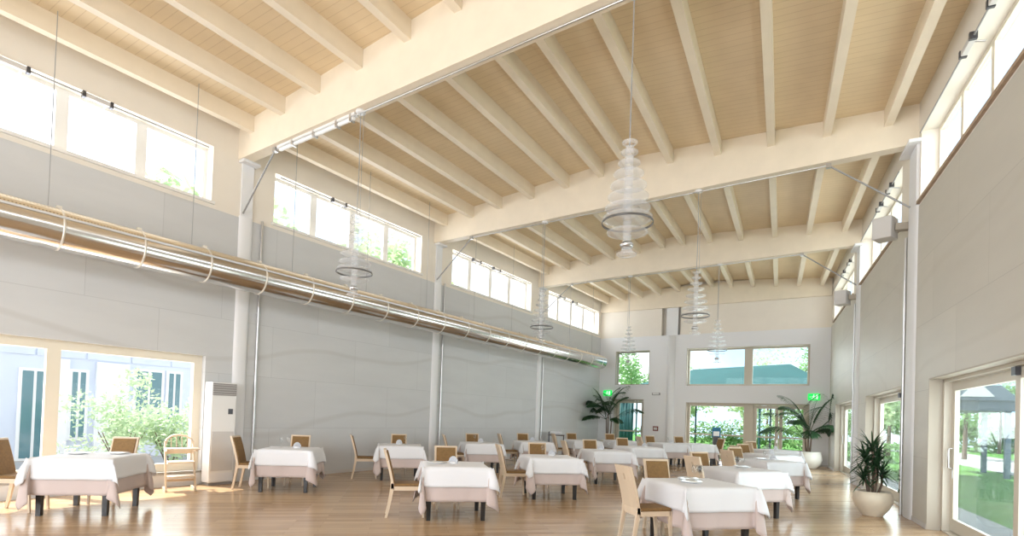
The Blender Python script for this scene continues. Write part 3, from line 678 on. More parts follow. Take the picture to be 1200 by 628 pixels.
# ------------------------------------------------------------------ chairs
def curve_y(z):
    """side profile of the back: leg kicks back at floor and back leans"""
    if z < 0.43: t = z / 0.43; return -0.285 + 0.075 * (t ** 0.8)
    t = (z - 0.43) / 0.5; return -0.21 - 0.125 * t ** 1.25
def make_chair():
    root = empty('dining_chair')
    W2 = 0.180
    # rear legs
    for sx in (-1, 1):
        mb = MB(); zs = [0, 0.12, 0.26, 0.40, 0.47]
        for i in range(len(zs) - 1):
            za, zb = zs[i], zs[i + 1]; wa, wb = 0.030 + 0.012 * za, 0.030 + 0.012 * zb; da, db = 0.032 + 0.035 * za, 0.032 + 0.035 * zb
            q = lambda z, wd, dp: [(sx * (W2 - wd) if sx > 0 else -W2, curve_y(z) - dp / 2, z), (sx * W2 if sx > 0 else -W2 + wd, curve_y(z) - dp / 2, z), (sx * W2 if sx > 0 else -W2 + wd, curve_y(z) + dp / 2, z), (sx * (W2 - wd) if sx > 0 else -W2, curve_y(z) + dp / 2, z)]
            mb.hexa(q(za, wa, da), q(zb, wb, db))
        mb.build('leg', 'beech', root)
        mb = MB(); x0, x1 = (W2 - 0.036, W2) if sx > 0 else (-W2, -W2 + 0.036)
        mb.hexa([(x0 + 0.006, 0.205, 0), (x1 - 0.006, 0.205, 0), (x1 - 0.006, 0.23, 0), (x0 + 0.006, 0.23, 0)], [(x0, 0.165, 0.42), (x1, 0.165, 0.42), (x1, 0.205, 0.42), (x0, 0.205, 0.42)])
        mb.build('leg', 'beech', root)
    # seat frame and cushion
    mb = MB()
    mb.box(-W2, W2, 0.18, 0.205, 0.375, 0.43); mb.box(-W2 + 0.036, W2 - 0.036, -0.22, -0.195, 0.375, 0.43)
    mb.box(-W2, -W2 + 0.025, -0.2, 0.19, 0.375, 0.43); mb.box(W2 - 0.025, W2, -0.2, 0.19, 0.375, 0.43); mb.box(-W2 + 0.02, W2 - 0.02, -0.2, 0.19, 0.41, 0.43)
    mb.build('seat_frame', 'beech', root)
    mb = MB(); mb.box(-W2 + 0.006, W2 - 0.006, -0.19, 0.205, 0.43, 0.468); mb.build('seat', 'tan', root, bevel=0.012)
    # bent back panel with a small upright slot
    def panel(x0, x1, z0, z1, y_in, th, hole=None, n=9):
        mb = MB(); xs = [x0, x1] if not hole else [x0, hole[0], hole[1], x1]
        zs = sorted({z0 + (z1 - z0) * k / n for k in range(n + 1)} | ({hole[2], hole[3]} if hole else set()))
        sol = lambda i, j: 0 <= i < len(xs) - 1 and 0 <= j < len(zs) - 1 and not (hole and hole[0] <= (xs[i] + xs[i + 1]) / 2 <= hole[1] and hole[2] < (zs[j] + zs[j + 1]) / 2 < hole[3])
        for i in range(len(xs) - 1):
            for j in range(len(zs) - 1):
                if not sol(i, j): continue
                a, b, c, d = xs[i], xs[i + 1], zs[j], zs[j + 1]; yc, yd = curve_y(c) + y_in, curve_y(d) + y_in
                F_ = [(a, yc, c), (b, yc, c), (b, yd, d), (a, yd, d)]; B_ = [(p[0], p[1] - th, p[2]) for p in F_]
                mb.add(F_, [(3, 2, 1, 0)], True); mb.add(B_, [(0, 1, 2, 3)], True)
                if not sol(i - 1, j): mb.add([F_[0], F_[3], B_[3], B_[0]], [(0, 1, 2, 3)])
                if not sol(i + 1, j): mb.add([F_[1], F_[2], B_[2], B_[1]], [(3, 2, 1, 0)])
                if not sol(i, j - 1): mb.add([F_[0], F_[1], B_[1], B_[0]], [(3, 2, 1, 0)])
                if not sol(i, j + 1): mb.add([F_[3], F_[2], B_[2], B_[3]], [(0, 1, 2, 3)])
        return mb
    panel(-W2, W2, 0.40, 0.93, 0.018, 0.034, (-0.013, 0.013, 0.77, 0.84)).build('backrest', 'beech', root)
    panel(-W2 + 0.028, W2 - 0.028, 0.47, 0.905, 0.036, 0.02).build('back_pad', 'tan', root)
    return root
def make_table():
    root = empty('dining_table')
    mb = MB(); mb.box(-0.42, 0.42, -0.42, 0.42, 0.685, 0.715); mb.build('tabletop', 'darkwood', root, bevel=0.004)
    mb = MB()
    for s in (-1, 1): mb.box(-0.36, 0.36, s * 0.35, s * 0.37, 0.61, 0.685); mb.box(s * 0.35, s * 0.37, -0.36, 0.36, 0.61, 0.685)
    mb.build('apron', 'darkwood', root)
    for sx in (-1, 1):
        for sy in (-1, 1):
            mb = MB(); cx, cy = sx * 0.37, sy * 0.37
            mb.hexa([(cx - .027, cy - .027, 0), (cx + .027, cy - .027, 0), (cx + .027, cy + .027, 0), (cx - .027, cy + .027, 0)],
                    [(cx - .036, cy - .036, .685), (cx + .036, cy - .036, .685), (cx + .036, cy + .036, .685), (cx - .036, cy + .036, .685)])
            mb.build('leg', 'black', root)
    return root
def cloth(name, m, half, over, z, seed, thick, flare=0.10, corner=0.30, lift=0.012):
    """square cloth laid on a square top: flat on top, hanging sides, pointed folded corners"""
    R = random.Random(seed); S = half + over; N = 44
    ph = [R.uniform(0, 6) for _ in range(8)]; vs = []; fs = []
    for j in range(N + 1):
        for i in range(N + 1):
            x = -S + 2 * S * i / N; y = -S + 2 * S * j / N
            cx = max(-half, min(half, x)); cy = max(-half, min(half, y)); dx, dy = x - cx, y - cy
            r = math.hypot(dx, dy)
            if r < 1e-6: vs.append((x, y, z)); continue
            if abs(dx) > 1e-6 and abs(dy) > 1e-6:      # a hanging corner: a fold along the diagonal with side pleats
                th = math.atan2(abs(dy), abs(dx)); k = math.sin(2 * th)
                rho = flare * r + corner * k ** 1.2 * (1 - math.exp(-r / 0.16)) + r * 0.07 * k * math.sin(10 * th + 1.0) + lift * min(1, r / 0.03)
                ox = math.cos(th) * rho * (1 if dx > 0 else -1); oy = math.sin(th) * rho * (1 if dy > 0 else -1)
                tw = math.sin(4 * th + 0.6) * 0.16 * r * k
                ox += tw * (1 if dy > 0 else -1); oy -= tw * (1 if dx > 0 else -1)
                vs.append((cx + ox, cy + oy, z - math.sqrt(max(0.0, r * r - rho * rho)) * 0.98)); continue
            t = (cx if abs(dy) > 1e-6 else cy); e = ph[1 + (0 if dx > 0 else 1 if dx < 0 else 2 if dy > 0 else 3)]
            fade = 1 - (abs(t) / half) ** 4
            wob = r * fade * (0.030 * math.sin(t * 9 + e) + 0.014 * math.sin(t * 21 + 2 * e))
            o_ = lift * min(1, r / 0.03) + flare * r + wob
            sx = (1 if dx > 0 else -1) if abs(dx) > 1e-6 else 0; sy = (1 if dy > 0 else -1) if abs(dy) > 1e-6 else 0
            vs.append((cx + sx * o_, cy + sy * o_, z - math.sqrt(max(0, r * r - (flare * r) ** 2))))
    for j in range(N):
        for i in range(N):
            q = j * (N + 1) + i; fs.append((q, q + 1, q + N + 2, q + N + 1))
    mb = MB(); mb.add(vs, fs, True); o = mb.build(name, m)
    sd = o.modifiers.new('cloth_thickness', 'SOLIDIFY'); sd.thickness = thick; sd.offset = 1.0
    return o
# name: centre, turn, words, sides with chairs (L = along -x of the table, B = along +y, R = +x)
TABLES = [
    ('by the big left window', -8.31, 3.36, 40, 'LB'),
    ('beside the air conditioner', -8.12, 6.29, 38, 'LB'),
    ('second past the air conditioner', -7.86, 8.90, 43, 'LB'),
    ('third past the air conditioner', -7.42, 11.5, 43, 'LB'),
    ('fourth past the air conditioner', -7.1, 13.8, 43, 'LB'),
    ('in the far left corner', -6.6, 16.4, 43, 'LB'),
    ('right of the far left one', -5.75, 17.9, 43, 'B'),
    ('nearest of the centre row', -4.44, 6.22, 40, 'LB'),
    ('second in the centre row', -4.19, 8.85, 40, 'LB'),
    ('third in the centre row', -4.15, 11.8, 40, 'LB'),
    ('fourth in the centre row', -4.1, 14.3, 44, 'B'),
    ('fifth in the centre row', -4.15, 17.75, 45, 'LB'),
    ('last in the centre row', -3.45, 18.65, 45, 'BR'),
    ('nearest of the right row', -1.18, 6.65, 44, 'LB'),
    ('second in the right row', -1.0, 9.25, 48, 'LB'),
    ('third in the right row', -0.78, 12.0, 46, 'LB'),
    ('fourth in the right row', -0.9, 14.5, 45, 'LB'),
    ('last in the right row', -0.95, 17.2, 45, 'LB'),
]
t0 = make_table(); c0 = make_chair()
cl0 = [cloth('tablecloth', 'cloth', 0.430, 0.27, 0.732, k, 0.003, 0.05, 0.115, 0.022) for k in (3, 11, 23)]
un0 = [cloth('undercloth', 'pink', 0.424, 0.455, 0.722, k, 0.003, 0.04, 0.085, 0.008) for k in (3, 11, 23)]
used = {'t': False, 'c': False}; ucl = set(); uun = set()
TPOS = {}
def put_chair(x, y, rz, lb):
    if not used['c']: o = c0; used['c'] = True
    else: o = copy_tree(c0)
    o.location = (x, y, 0); o.rotation_euler = (0, 0, rz); tag(o, lb, 'chair', 'beech dining chairs at the tables')
for n_, (wd, x, y, deg, ch) in enumerate(TABLES):
    th = math.radians(deg); u = Vector((math.cos(th), math.sin(th), 0)); v = Vector((-u.y, u.x, 0)); c = Vector((x, y, 0)); TPOS[wd] = (c, u, v)
    if not used['t']: o = t0; used['t'] = True
    else: o = copy_tree(t0)
    o.location = c; o.rotation_euler = (0, 0, th); tag(o, 'square black-legged table under its cloths, %s' % wd, 'table', 'square dining tables')
    k = n_ % 3
    for src, us, nm, lb, g in ((cl0, ucl, 'tablecloth', 'white overlay tablecloth on the table %s', 'white tablecloths'), (un0, uun, 'undercloth', 'pinkish undercloth below the white one, table %s', 'pinkish undercloths')):
        if k not in us: o = src[k]; us.add(k)
        else: o = copy_tree(src[k])
        o.location = c; o.rotation_euler = (0, 0, th + (PI / 2) * (n_ % 4)); tag(o, lb % wd, 'tablecloth', g)
    jit = lambda: rnd.uniform(-0.05, 0.05)
    if 'L' in ch:
        dl = {0: 0.80, 1: 0.62, 7: 0.66}.get(n_, 0.70 + jit()); p = c - u * dl + v * (jit() - 0.02); put_chair(p.x, p.y, th - PI / 2 + jit(), 'beech chair with tan pads at the left side, table %s' % wd)
    if 'B' in ch:
        p = c + v * (0.66 + jit()) + u * (jit() - 0.05); put_chair(p.x, p.y, th + PI + jit(), 'beech chair, tan pad showing, behind the table %s' % wd)
    if 'R' in ch:
        p = c + u * 0.70; put_chair(p.x, p.y, th + PI / 2, 'beech chair with tan pads at the right side, table %s' % wd)

# ------------------------------------------------------------------ tableware
def wine_glass():
    mb = MB(); mb.lathe([(0.0, 0.0), (0.034, 0.001), (0.03, 0.004), (0.005, 0.01), (0.004, 0.085), (0.02, 0.1), (0.036, 0.135), (0.034, 0.175), (0.028, 0.195), (0.0265, 0.195), (0.033, 0.15), (0.018, 0.106), (0.0, 0.1)], 16)
    return mb.build('wine_glass', 'glass_t')
def plate():
    root = empty('plate')
    mb = MB(); mb.lathe([(0.0, 0.003), (0.075, 0.003), (0.08, 0.0), (0.09, 0.004), (0.135, 0.018), (0.135, 0.022), (0.09, 0.011), (0.0, 0.01)], 28)
    o = mb.build('plate', 'ceramic'); bpy.data.objects.remove(root); return o
def napkin(kind):
    mb = MB(); R = random.Random(kind)
    n = 14; vs = []; fs = []
    for i in range(n + 1):            # folded fan standing on the table
        a = PI * i / n; h = 0.13 * math.sin(a) + 0.02; y = 0.018 * (-1) ** i
        vs += [(0.07 * math.cos(a) * 0.5, y * 0.6, 0.0), (0.10 * math.cos(a), y, h)]
    for i in range(n): fs.append((2 * i, 2 * i + 2, 2 * i + 3, 2 * i + 1))
    vs = [(0.7 * a_, b_, 0.72 * c_) for a_, b_, c_ in vs]
    mb.add(vs, fs); mb.lathe([(0.055, 0.0), (0.05, 0.02), (0.03, 0.03), (0.0, 0.03)], 12)
    o = mb.build('napkin', 'cloth'); s = o.modifiers.new('cloth_thickness', 'SOLIDIFY'); s.thickness = 0.003; return o
SETS = {
    'by the big left window': [('p', -0.25, 0.12), ('p', 0.18, 0.25)],
    'beside the air conditioner': [('g', -0.08, 0.15), ('g', -0.18, 0.08), ('n', 0.1, 0.05)],
    'second past the air conditioner': [('n', -0.02, 0.1), ('g', 0.12, 0.15)],
    'third past the air conditioner': [('n', 0.0, 0.1), ('g', -0.15, 0.15)],
    'fourth past the air conditioner': [('n', 0.0, 0.1)],
    'nearest of the centre row': [('n', -0.03, 0.05), ('p', -0.25, 0.05)],
    'second in the centre row': [('n', 0.05, 0.1), ('g', -0.1, 0.2)],
    'third in the centre row': [('n', -0.1, 0.1), ('g', 0.1, 0.1)],
    'fourth in the centre row': [('g', 0.0, 0.1), ('n', 0.15, 0.0)],
    'fifth in the centre row': [('g', 0.0, 0.0), ('n', 0.2, 0.1)],
    'last in the centre row': [('g', 0.1, 0.0)],
    'nearest of the right row': [('p', -0.12, -0.02), ('p', 0.03, 0.26), ('g', 0.02, 0.12), ('g', 0.1, 0.14), ('g', 0.06, 0.05)],
    'second in the right row': [('g', -0.12, -0.05), ('g', -0.05, 0.02), ('g', -0.06, -0.1), ('p', 0.2, 0.2)],
    'third in the right row': [('g', -0.1, 0.0), ('p', 0.0, 0.2), ('n', 0.2, 0.1)],
    'fourth in the right row': [('g', -0.1, 0.1), ('g', 0.0, 0.1), ('n', 0.15, 0.15)],
    'last in the right row': [('g', -0.1, 0.1), ('n', 0.1, 0.1)],
}
proto = {}
ORD = ['', 'second ', 'third ', 'fourth ']
for wd, items in SETS.items():
    c, u, v = TPOS[wd]; cnt = {}
    tot = {q: sum(1 for i in items if i[0] == q) for q in 'gpn'}
    for k, a, b in items:
        if k not in proto: o = proto[k] = {'g': wine_glass, 'p': plate, 'n': lambda: napkin(1)}[k]()
        else: o = copy_tree(proto[k])
        p = c + u * a + v * b; o.location = (p.x, p.y, 0.7355); o.rotation_euler = (0, 0, rnd.uniform(0.3, 0.9))
        i = cnt.get(k, 0); cnt[k] = i + 1
        place = ('' if tot[k] == 1 else ('nearer the left edge, ' if a == min(q[1] for q in items if q[0] == k) else ('nearer the right edge, ' if a == max(q[1] for q in items if q[0] == k) else 'between the other two, ')))
        tag(o, {'g': 'clear stemmed wine glass, %stable %s', 'p': 'round white plate, %stable %s', 'n': 'folded white napkin, %stable %s'}[k] % (place, wd),
            {'g': 'glass', 'p': 'plate', 'n': 'napkin'}[k], {'g': 'wine glasses on the tables', 'p': 'plates on the tables', 'n': 'napkins on the tables'}[k])

# ------------------------------------------------------------------ child's high chair by the big window
root = empty('high_chair', (-9.28, 5.02, 0), math.radians(-112)); tag(root, "child's pale wooden high chair with tray, before the big left window", 'high chair')
for sx in (-1, 1):
    x = sx * 0.21
    mb = MB(); mb.bar((x, -0.30, 0.80), (x, 0.20, 0.0), 0.026, 0.055, up=(0, 1, 0)); mb.build('leg', 'beech', root)
    mb = MB(); mb.bar((x, 0.22, 0.02), (x, -0.28, 0.02), 0.026, 0.04); mb.build('runner', 'beech', root)
    mb = MB(); mb.bar((x, -0.24, 0.68), (x, 0.16, 0.68), 0.026, 0.035); mb.build('armrest', 'beech', root)
mb = MB(); mb.box(-0.197, 0.197, -0.16, 0.16, 0.47, 0.49); mb.build('seat', 'beech', root, bevel=0.006)
mb = MB(); mb.box(-0.197, 0.197, -0.02, 0.26, 0.24, 0.26); mb.build('footrest', 'beech', root, bevel=0.004)
mb = MB(); mb.box(-0.197, 0.197, 0.06, 0.09, 0.16, 0.20); mb.build('stretcher', 'beech', root)
mb = MB()
mb.tube([(-0.2, -0.28, 0.76), (-0.185, -0.31, 0.84), (-0.11, -0.335, 0.90), (0, -0.345, 0.915), (0.11, -0.335, 0.90), (0.185, -0.31, 0.84), (0.2, -0.28, 0.76)], 0.02, 8); mb.build('back_hoop', 'beech', root)
mb = MB(); mb.box(-0.197, 0.197, -0.245, -0.22, 0.60, 0.68); mb.build('back_rail', 'beech', root, bevel=0.005)
for x in (-0.12, -0.04, 0.04, 0.12):
    mb = MB(); mb.tube([(x, -0.235, 0.67), (x * 1.0, -0.33, 0.90 - abs(x) * 0.15)], 0.009, 6); mb.build('slat', 'beech', root)
mb = MB(); mb.box(-0.24, 0.24, 0.02, 0.32, 0.70, 0.72); mb.build('tray', 'beech', root, bevel=0.006)

# ------------------------------------------------------------------ plants
def leaf_strip(mb, base, d, length, width, droop, n=6, fold=0.0):
    """arched strap leaf"""
    d = Vector(d).normalized(); side = d.cross(Vector((0, 0, 1)))
    side = side.normalized() if side.length > 1e-3 else Vector((1, 0, 0))
    pts = []; p = Vector(base); cur = d.copy()
    for i in range(n + 1):
        pts.append(p.copy()); cur = (cur + Vector((0, 0, -droop / n))).normalized(); p = p + cur * length / n
    vs = []
    for i, q in enumerate(pts):
        t = i / n; w_ = width * (0.45 + 1.1 * t) * (1 - t) ** 0.6 if t < 1 else 0.0
        vs += [q - side * (w_ + 0.001), q + side * (w_ + 0.001)]
    mb.add(vs, [(2 * i, 2 * i + 1, 2 * i + 3, 2 * i + 2) for i in range(n)], True)
def indoors(mb, loc):
    # leaves that meet a wall bend along it
    for i, v in enumerate(mb.v):
        X, Y = v[0] + loc[0], v[1] + loc[1]
        Y = min(Y, 22.12 + 0.03 * math.sin(i)); t = (22.33 - Y)
        xr = 0.481 + 0.0791 * t - 0.09; xl = -8.39 - 0.0775 * t + 0.09
        X = max(xl + 0.02 * math.sin(i * 1.7), min(xr + 0.02 * math.sin(i * 1.7), X))
        mb.v[i] = (X - loc[0], Y - loc[1], v[2])
root = empty('potted_dracaena', (0.88, 10.75, 0)); tag(root, 'spiky potted dracaena in a round beige bowl by the right wall', 'potted plant')
mb = MB(); mb.lathe([(0.0, 0.0), (0.145, 0.0), (0.155, 0.02), (0.23, 0.12), (0.285, 0.24), (0.29, 0.31), (0.27, 0.385), (0.255, 0.41), (0.235, 0.41), (0.245, 0.37), (0.235, 0.34)], 32); mb.build('pot', 'potw', root)
mb = MB(); mb.lathe([(0.0, 0.36), (0.242, 0.355)], 24); mb.build('soil', 'soil', root)
R = random.Random(4)
heads = [(-0.02, 0.0, 1.12, 0.34), (-0.10, 0.04, 0.92, 0.30), (0.12, 0.0, 0.70, 0.28), (0.02, -0.08, 0.82, 0.28), (-0.13, 0.02, 0.64, 0.26), (0.05, 0.08, 0.98, 0.3)]
for hx, hy, hz, L_ in heads:
    mb = MB(); mb.tube([(hx * 0.5, hy * 0.5, 0.34), (hx * 0.8 + 0.02, hy, (0.34 + hz) / 2), (hx, hy, hz)], 0.018, 7); st = mb.build('stem', 'bark', root)
    lf = MB()
    for k in range(74):
        a = R.uniform(0, 2 * PI); e = R.uniform(-0.25, 1.3); d = (math.cos(a) * math.cos(e), math.sin(a) * math.cos(e), math.sin(e))
        leaf_strip(lf, (hx, hy, hz - 0.1 + R.uniform(0, 0.14)), d, L_ * R.uniform(0.85, 1.3), 0.017, 0.7)
    indoors(lf, (0.96, 10.75, 0)); lf.build('leaf_head', 'leaf_d', root)
def frond(mb, base, az, elev, length, droop, R):
    d = Vector((math.cos(az) * math.cos(elev), math.sin(az) * math.cos(elev), math.sin(elev))); p = Vector(base); cur = d.copy(); n = 30; path = []
    for i in range(n + 1):
        path.append((p.copy(), cur.copy())); cur = (cur + Vector((0, 0, -droop * (i / n) * 2.0 / n))).normalized(); p = p + cur * length / n
    mb.tube([q for q, _ in path], [0.012 * (1 - 0.8 * i / n) for i in range(n + 1)], 5, cap=False)
    for i in range(7, n + 1):
        q, c = path[i]; t = (i - 7) / (n - 7); side = c.cross(Vector((0, 0, 1))).normalized(); L = length * 0.30 * (math.sin(PI * min(1, 0.18 + 0.78 * t))) + 0.05
        for s in (-1, 1):
            leaf_strip(mb, q, c * 0.9 + side * s * 1.0 + Vector((0, 0, 0.12 * s)), L * R.uniform(0.85, 1.1), 0.030, 0.9, 4)
def palm(loc, lb, seed, fr, pot_r, stems):
    R = random.Random(seed); root = empty('potted_palm', loc); tag(root, lb, 'potted palm', 'corner palms')
    k = pot_r / 0.42
    mb = MB(); mb.lathe([(0.0, 0.0), (0.24 * k, 0.0), (0.26 * k, 0.03), (0.38 * k, 0.16), (0.42 * k, 0.32), (0.40 * k, 0.46), (0.37 * k, 0.54), (0.40 * k, 0.58), (0.37 * k, 0.585), (0.35 * k, 0.52)], 32); mb.build('pot', 'potc', root)
    mb = MB(); mb.lathe([(0.0, 0.53), (0.355 * k, 0.525)], 24); mb.build('soil', 'soil', root)
    for x, y, h in stems:
        mb = MB(); mb.tube([(x * 0.6, y * 0.6, 0.5), (x, y, 0.5 + h * 0.5), (x * 1.2, y * 1.2, 0.5 + h)], [0.035, 0.026, 0.02], 8); mb.build('stem', 'bark', root)
    for (az, el, L, dr, si) in fr:
        x, y, h = stems[si]; mb = MB(); frond(mb, (x * 1.2, y * 1.2, 0.45 + h), az, el, L, dr, R); indoors(mb, loc); mb.build('frond', 'leaf_p', root)
palm((-0.15, 21.1, 0), 'tall palm in a round white pot before the right end corner', 5,
     [(2.9, 0.95, 1.75, 1.5, 0), (0.1, 0.95, 1.8, 1.6, 1), (3.6, 1.15, 1.6, 1.7, 1), (5.2, 1.1, 1.7, 1.5, 0), (1.2, 1.2, 1.8, 1.2, 2), (2.2, 0.75, 1.4, 1.5, 2), (0.6, 0.7, 1.35, 1.7, 0), (4.3, 0.8, 1.3, 1.6, 2), (5.9, 1.2, 1.9, 1.6, 2), (3.1, 1.25, 1.9, 1.7, 1), (3.3, 0.6, 1.6, 1.6, 0), (2.5, 1.0, 1.7, 1.7, 1), (0.3, 0.45, 1.3, 1.3, 2), (4.7, 0.5, 1.4, 1.5, 1), (5.6, 0.75, 1.5, 1.6, 0), (3.9, 1.05, 1.7, 1.8, 2)],
     0.44, [(-0.08, 0.0, 0.55), (0.07, 0.03, 0.6), (0.0, -0.06, 0.7)])
palm((-7.55, 21.6, 0), 'tall bushy palm in the left end corner beside the door', 8,
     [(2.9, 0.7, 1.5, 1.5, 0), (0.2, 0.8, 1.5, 1.6, 1), (3.5, 1.0, 1.6, 1.6, 1), (4.9, 0.9, 1.5, 1.5, 0), (1.2, 1.15, 1.5, 1.2, 2), (2.3, 0.5, 1.3, 1.5, 2), (0.7, 1.1, 1.5, 1.5, 0), (4.2, 0.7, 1.3, 1.6, 2), (5.7, 1.05, 1.5, 1.6, 2), (3.1, 1.3, 1.5, 1.3, 0), (5.3, 0.4, 1.3, 1.3, 1), (3.9, 0.35, 1.2, 1.2, 0), (2.6, 1.1, 1.5, 1.5, 1), (3.3, 0.75, 1.4, 1.4, 2), (0.0, 1.2, 1.5, 1.4, 2), (4.6, 1.2, 1.5, 1.4, 1), (5.1, 0.75, 1.4, 1.5, 2), (3.7, 1.25, 1.4, 1.6, 1)],
     0.36, [(-0.09, 0.0, 1.0), (0.09, 0.04, 0.9), (0.0, -0.06, 1.25)])

# ------------------------------------------------------------------ small furniture at the far end
p = WL.P(4.6, -0.45); root = empty('serving_trolley', (p.x, p.y, 0), 0.4); tag(root, 'small dark serving trolley with white linen against the left wall', 'trolley')
mb = MB(); mb.box(-0.3, 0.3, -0.22, 0.22, 0.78, 0.81); mb.build('top', 'darkwood', root)
mb = MB(); mb.box(-0.28, 0.28, -0.2, 0.2, 0.3, 0.32); mb.build('shelf', 'darkwood', root)
for sx in (-1, 1):
    for sy in (-1, 1):
        mb = MB(); mb.box(sx * 0.27 - 0.015, sx * 0.27 + 0.015, sy * 0.19 - 0.015, sy * 0.19 + 0.015, 0.06, 0.92 if sx < 0 else 0.78); mb.lathe([(0.0, 0.0), (0.03, 0.0), (0.03, 0.06), (0.0, 0.06)], 10, (sx * 0.27, sy * 0.19, 0)); mb.build('leg', 'dsteel', root)
mb = MB(); mb.box(-0.22, 0.2, -0.17, 0.17, 0.812, 0.93); o = mb.build('linen_stack', 'cloth', bevel=0.02); o.location = (p.x, p.y, 0); o.rotation_euler = (0, 0, 0.4)
tag(o, 'folded white linen stacked on the dark serving trolley', 'linen')
root = empty('sign_stand', (-2.95, 19.7, 0), math.radians(15)); tag(root, 'slim dark stand with blue card before the end-wall window', 'stand')
mb = MB(); mb.box(-0.16, 0.16, -0.13, 0.13, 0.0, 0.02); mb.build('base', 'dsteel', root)
mb = MB(); mb.box(-0.11, 0.11, -0.06, 0.06, 0.02, 0.98); mb.build('post', 'dsteel', root, bevel=0.006)
mb = MB(); mb.box(-0.14, 0.14, -0.02, 0.01, 0.96, 1.3); mb.build('card', 'blue', root)
mb = MB(); mb.box(-0.10, 0.10, -0.026, -0.02, 1.0, 1.16); mb.build('card_sheet', 'plastic', root)

# ------------------------------------------------------------------ outside
def blob(root, name, m, c, rad, n, size, seed, flat=0.6):
    R = random.Random(seed); mb = MB()
    lobes = [(Vector((R.gauss(0, 0.45) * rad[0], R.gauss(0, 0.45) * rad[1], R.gauss(0, 0.38) * rad[2])), R.uniform(0.35, 0.6)) for _ in range(12)]
    for k in range(n):
        lo_, s = R.choice(lobes); d = Vector((R.gauss(0, 1), R.gauss(0, 1), R.gauss(0, 1))).normalized() * (R.random() ** 0.4) * s
        p = Vector(c) + lo_ + Vector((d.x * rad[0], d.y * rad[1], d.z * rad[2]))
        if p.z < 0.03: p.z = 0.03 + R.random() * 0.3
        a = Vector((R.gauss(0, 1), R.gauss(0, 1), R.gauss(0, 1) * flat)).normalized(); b = a.cross(Vector((R.gauss(0, 1), R.gauss(0, 1), R.gauss(0, 1)))).normalized()
        q = size * R.uniform(0.6, 1.3)
        mb.add([p - a * q, p + b * q * 0.45, p + a * q, p - b * q * 0.45], [(0, 1, 2, 3)])
    return mb.build(name, m, root)
# courtyard on the left
mb = MB(); mb.box(5, -32, 0.36, 30, -0.3, -0.06); struct(mb.build('ground_courtyard', 'court', W=WL.M))
mb = MB(); mb.box(-11, -22, 0.9, 6.2, -0.06, -0.02); struct(mb.build('ground_planting', 'paving', W=WL.M))
bd = empty('courtyard_building', mw=WL.M @ Matrix.Translation((0, 7.0, 0))); tag(bd, 'pale blue panelled building across the courtyard outside the left window', 'building')
mb = MB(); mb.box(-9, -24, 0.0, 6.0, -0.1, 3.4)
for k in range(14):
    s = 9.6 + k * 1.02; mb.box(-s, -s - 0.98, -0.03, 0.0, 2.55, 3.38)
mb.build('facade', 'facade', bd)
mb = MB(); mb.box(-8.8, -24.2, -0.35, 6.2, 3.4, 3.6); mb.build('roof_edge', 'facade_w', bd)
for (a, b_, z0, z1) in ((14.42, 14.72, 0.85, 2.35), (14.92, 15.55, 0.85, 2.35), (16.72, 17.0, 0.5, 2.2), (17.5, 17.98, 0.0, 2.15)):
    mb = MB(); mb.box(-a + 0.07, -b_ - 0.07, -0.05, 0.0, z0 - 0.07, z1 + 0.07); fr_ = mb.build('window_surround', 'facade_w', bd)
    mid = (a + b_) / 2
    mb = MB(); mb.box(-a, -mid + 0.03, -0.06, -0.045, z0, z1); mb.box(-mid - 0.03, -b_, -0.06, -0.045, z0, z1); q = mb.build('pane', 'dglass', fr_)
for (a, b_) in ((15.75, 16.5), (17.08, 17.42)):
    mb = MB(); mb.box(-a, -b_, -0.10, 0.0, 0.0, 2.5); mb.build('white_panel', 'facade_w', bd)
for k, (s, d, rx, rz, n) in enumerate(((17.4, 2.6, 1.0, 0.85, 2200), (16.5, 2.5, 0.9, 0.75, 1900), (15.6, 2.9, 0.9, 0.7, 1700))):
    p = WL.P(s, d); root = empty('shrub', (p.x, p.y, -0.06)); tag(root, ('bushy pale green shrub outside, in the middle of the big left window', 'bushy pale green shrub outside, behind the high chair', 'bushy pale green shrub outside, farthest toward the air conditioner')[k], 'shrub', 'courtyard shrubs')
    blob(root, 'foliage', 'leaf_b', (0, 0, 0.9), (rx, rx * 0.8, rz), n, 0.055, 30 + k)
    mb = MB()
    for j in range(6): mb.tube([(0, 0, 0), (math.cos(j) * 0.15, math.sin(j) * 0.15, 0.4), (math.cos(j) * 0.4, math.sin(j) * 0.4, 0.9)], [0.02, 0.015, 0.008], 5)
    mb.build('stems', 'bark', root)
for k, (s_, d_, lb) in enumerate(((4.5, 25.0, 'nearest'), (-9.5, 27.0, 'middle'), (-24.0, 30.0, 'farthest'))):
    p = WL.P(s_, d_); root = empty('tree', (p.x, p.y, -0.06)); tag(root, 'tall hazy tree behind the courtyard building, %s of the three' % lb, 'tree', 'courtyard trees')
    mb = MB(); mb.tube([(0, 0, 0), (0.1, 0, 6), (0, 0, 13)], [0.35, 0.25, 0.1], 8); mb.build('trunk', 'bark', root)
    blob(root, 'crown', 'leaf_y', (0, 0, 11.5), (4.6, 4.6, 5.5), 3400, 0.42, 200 + k)
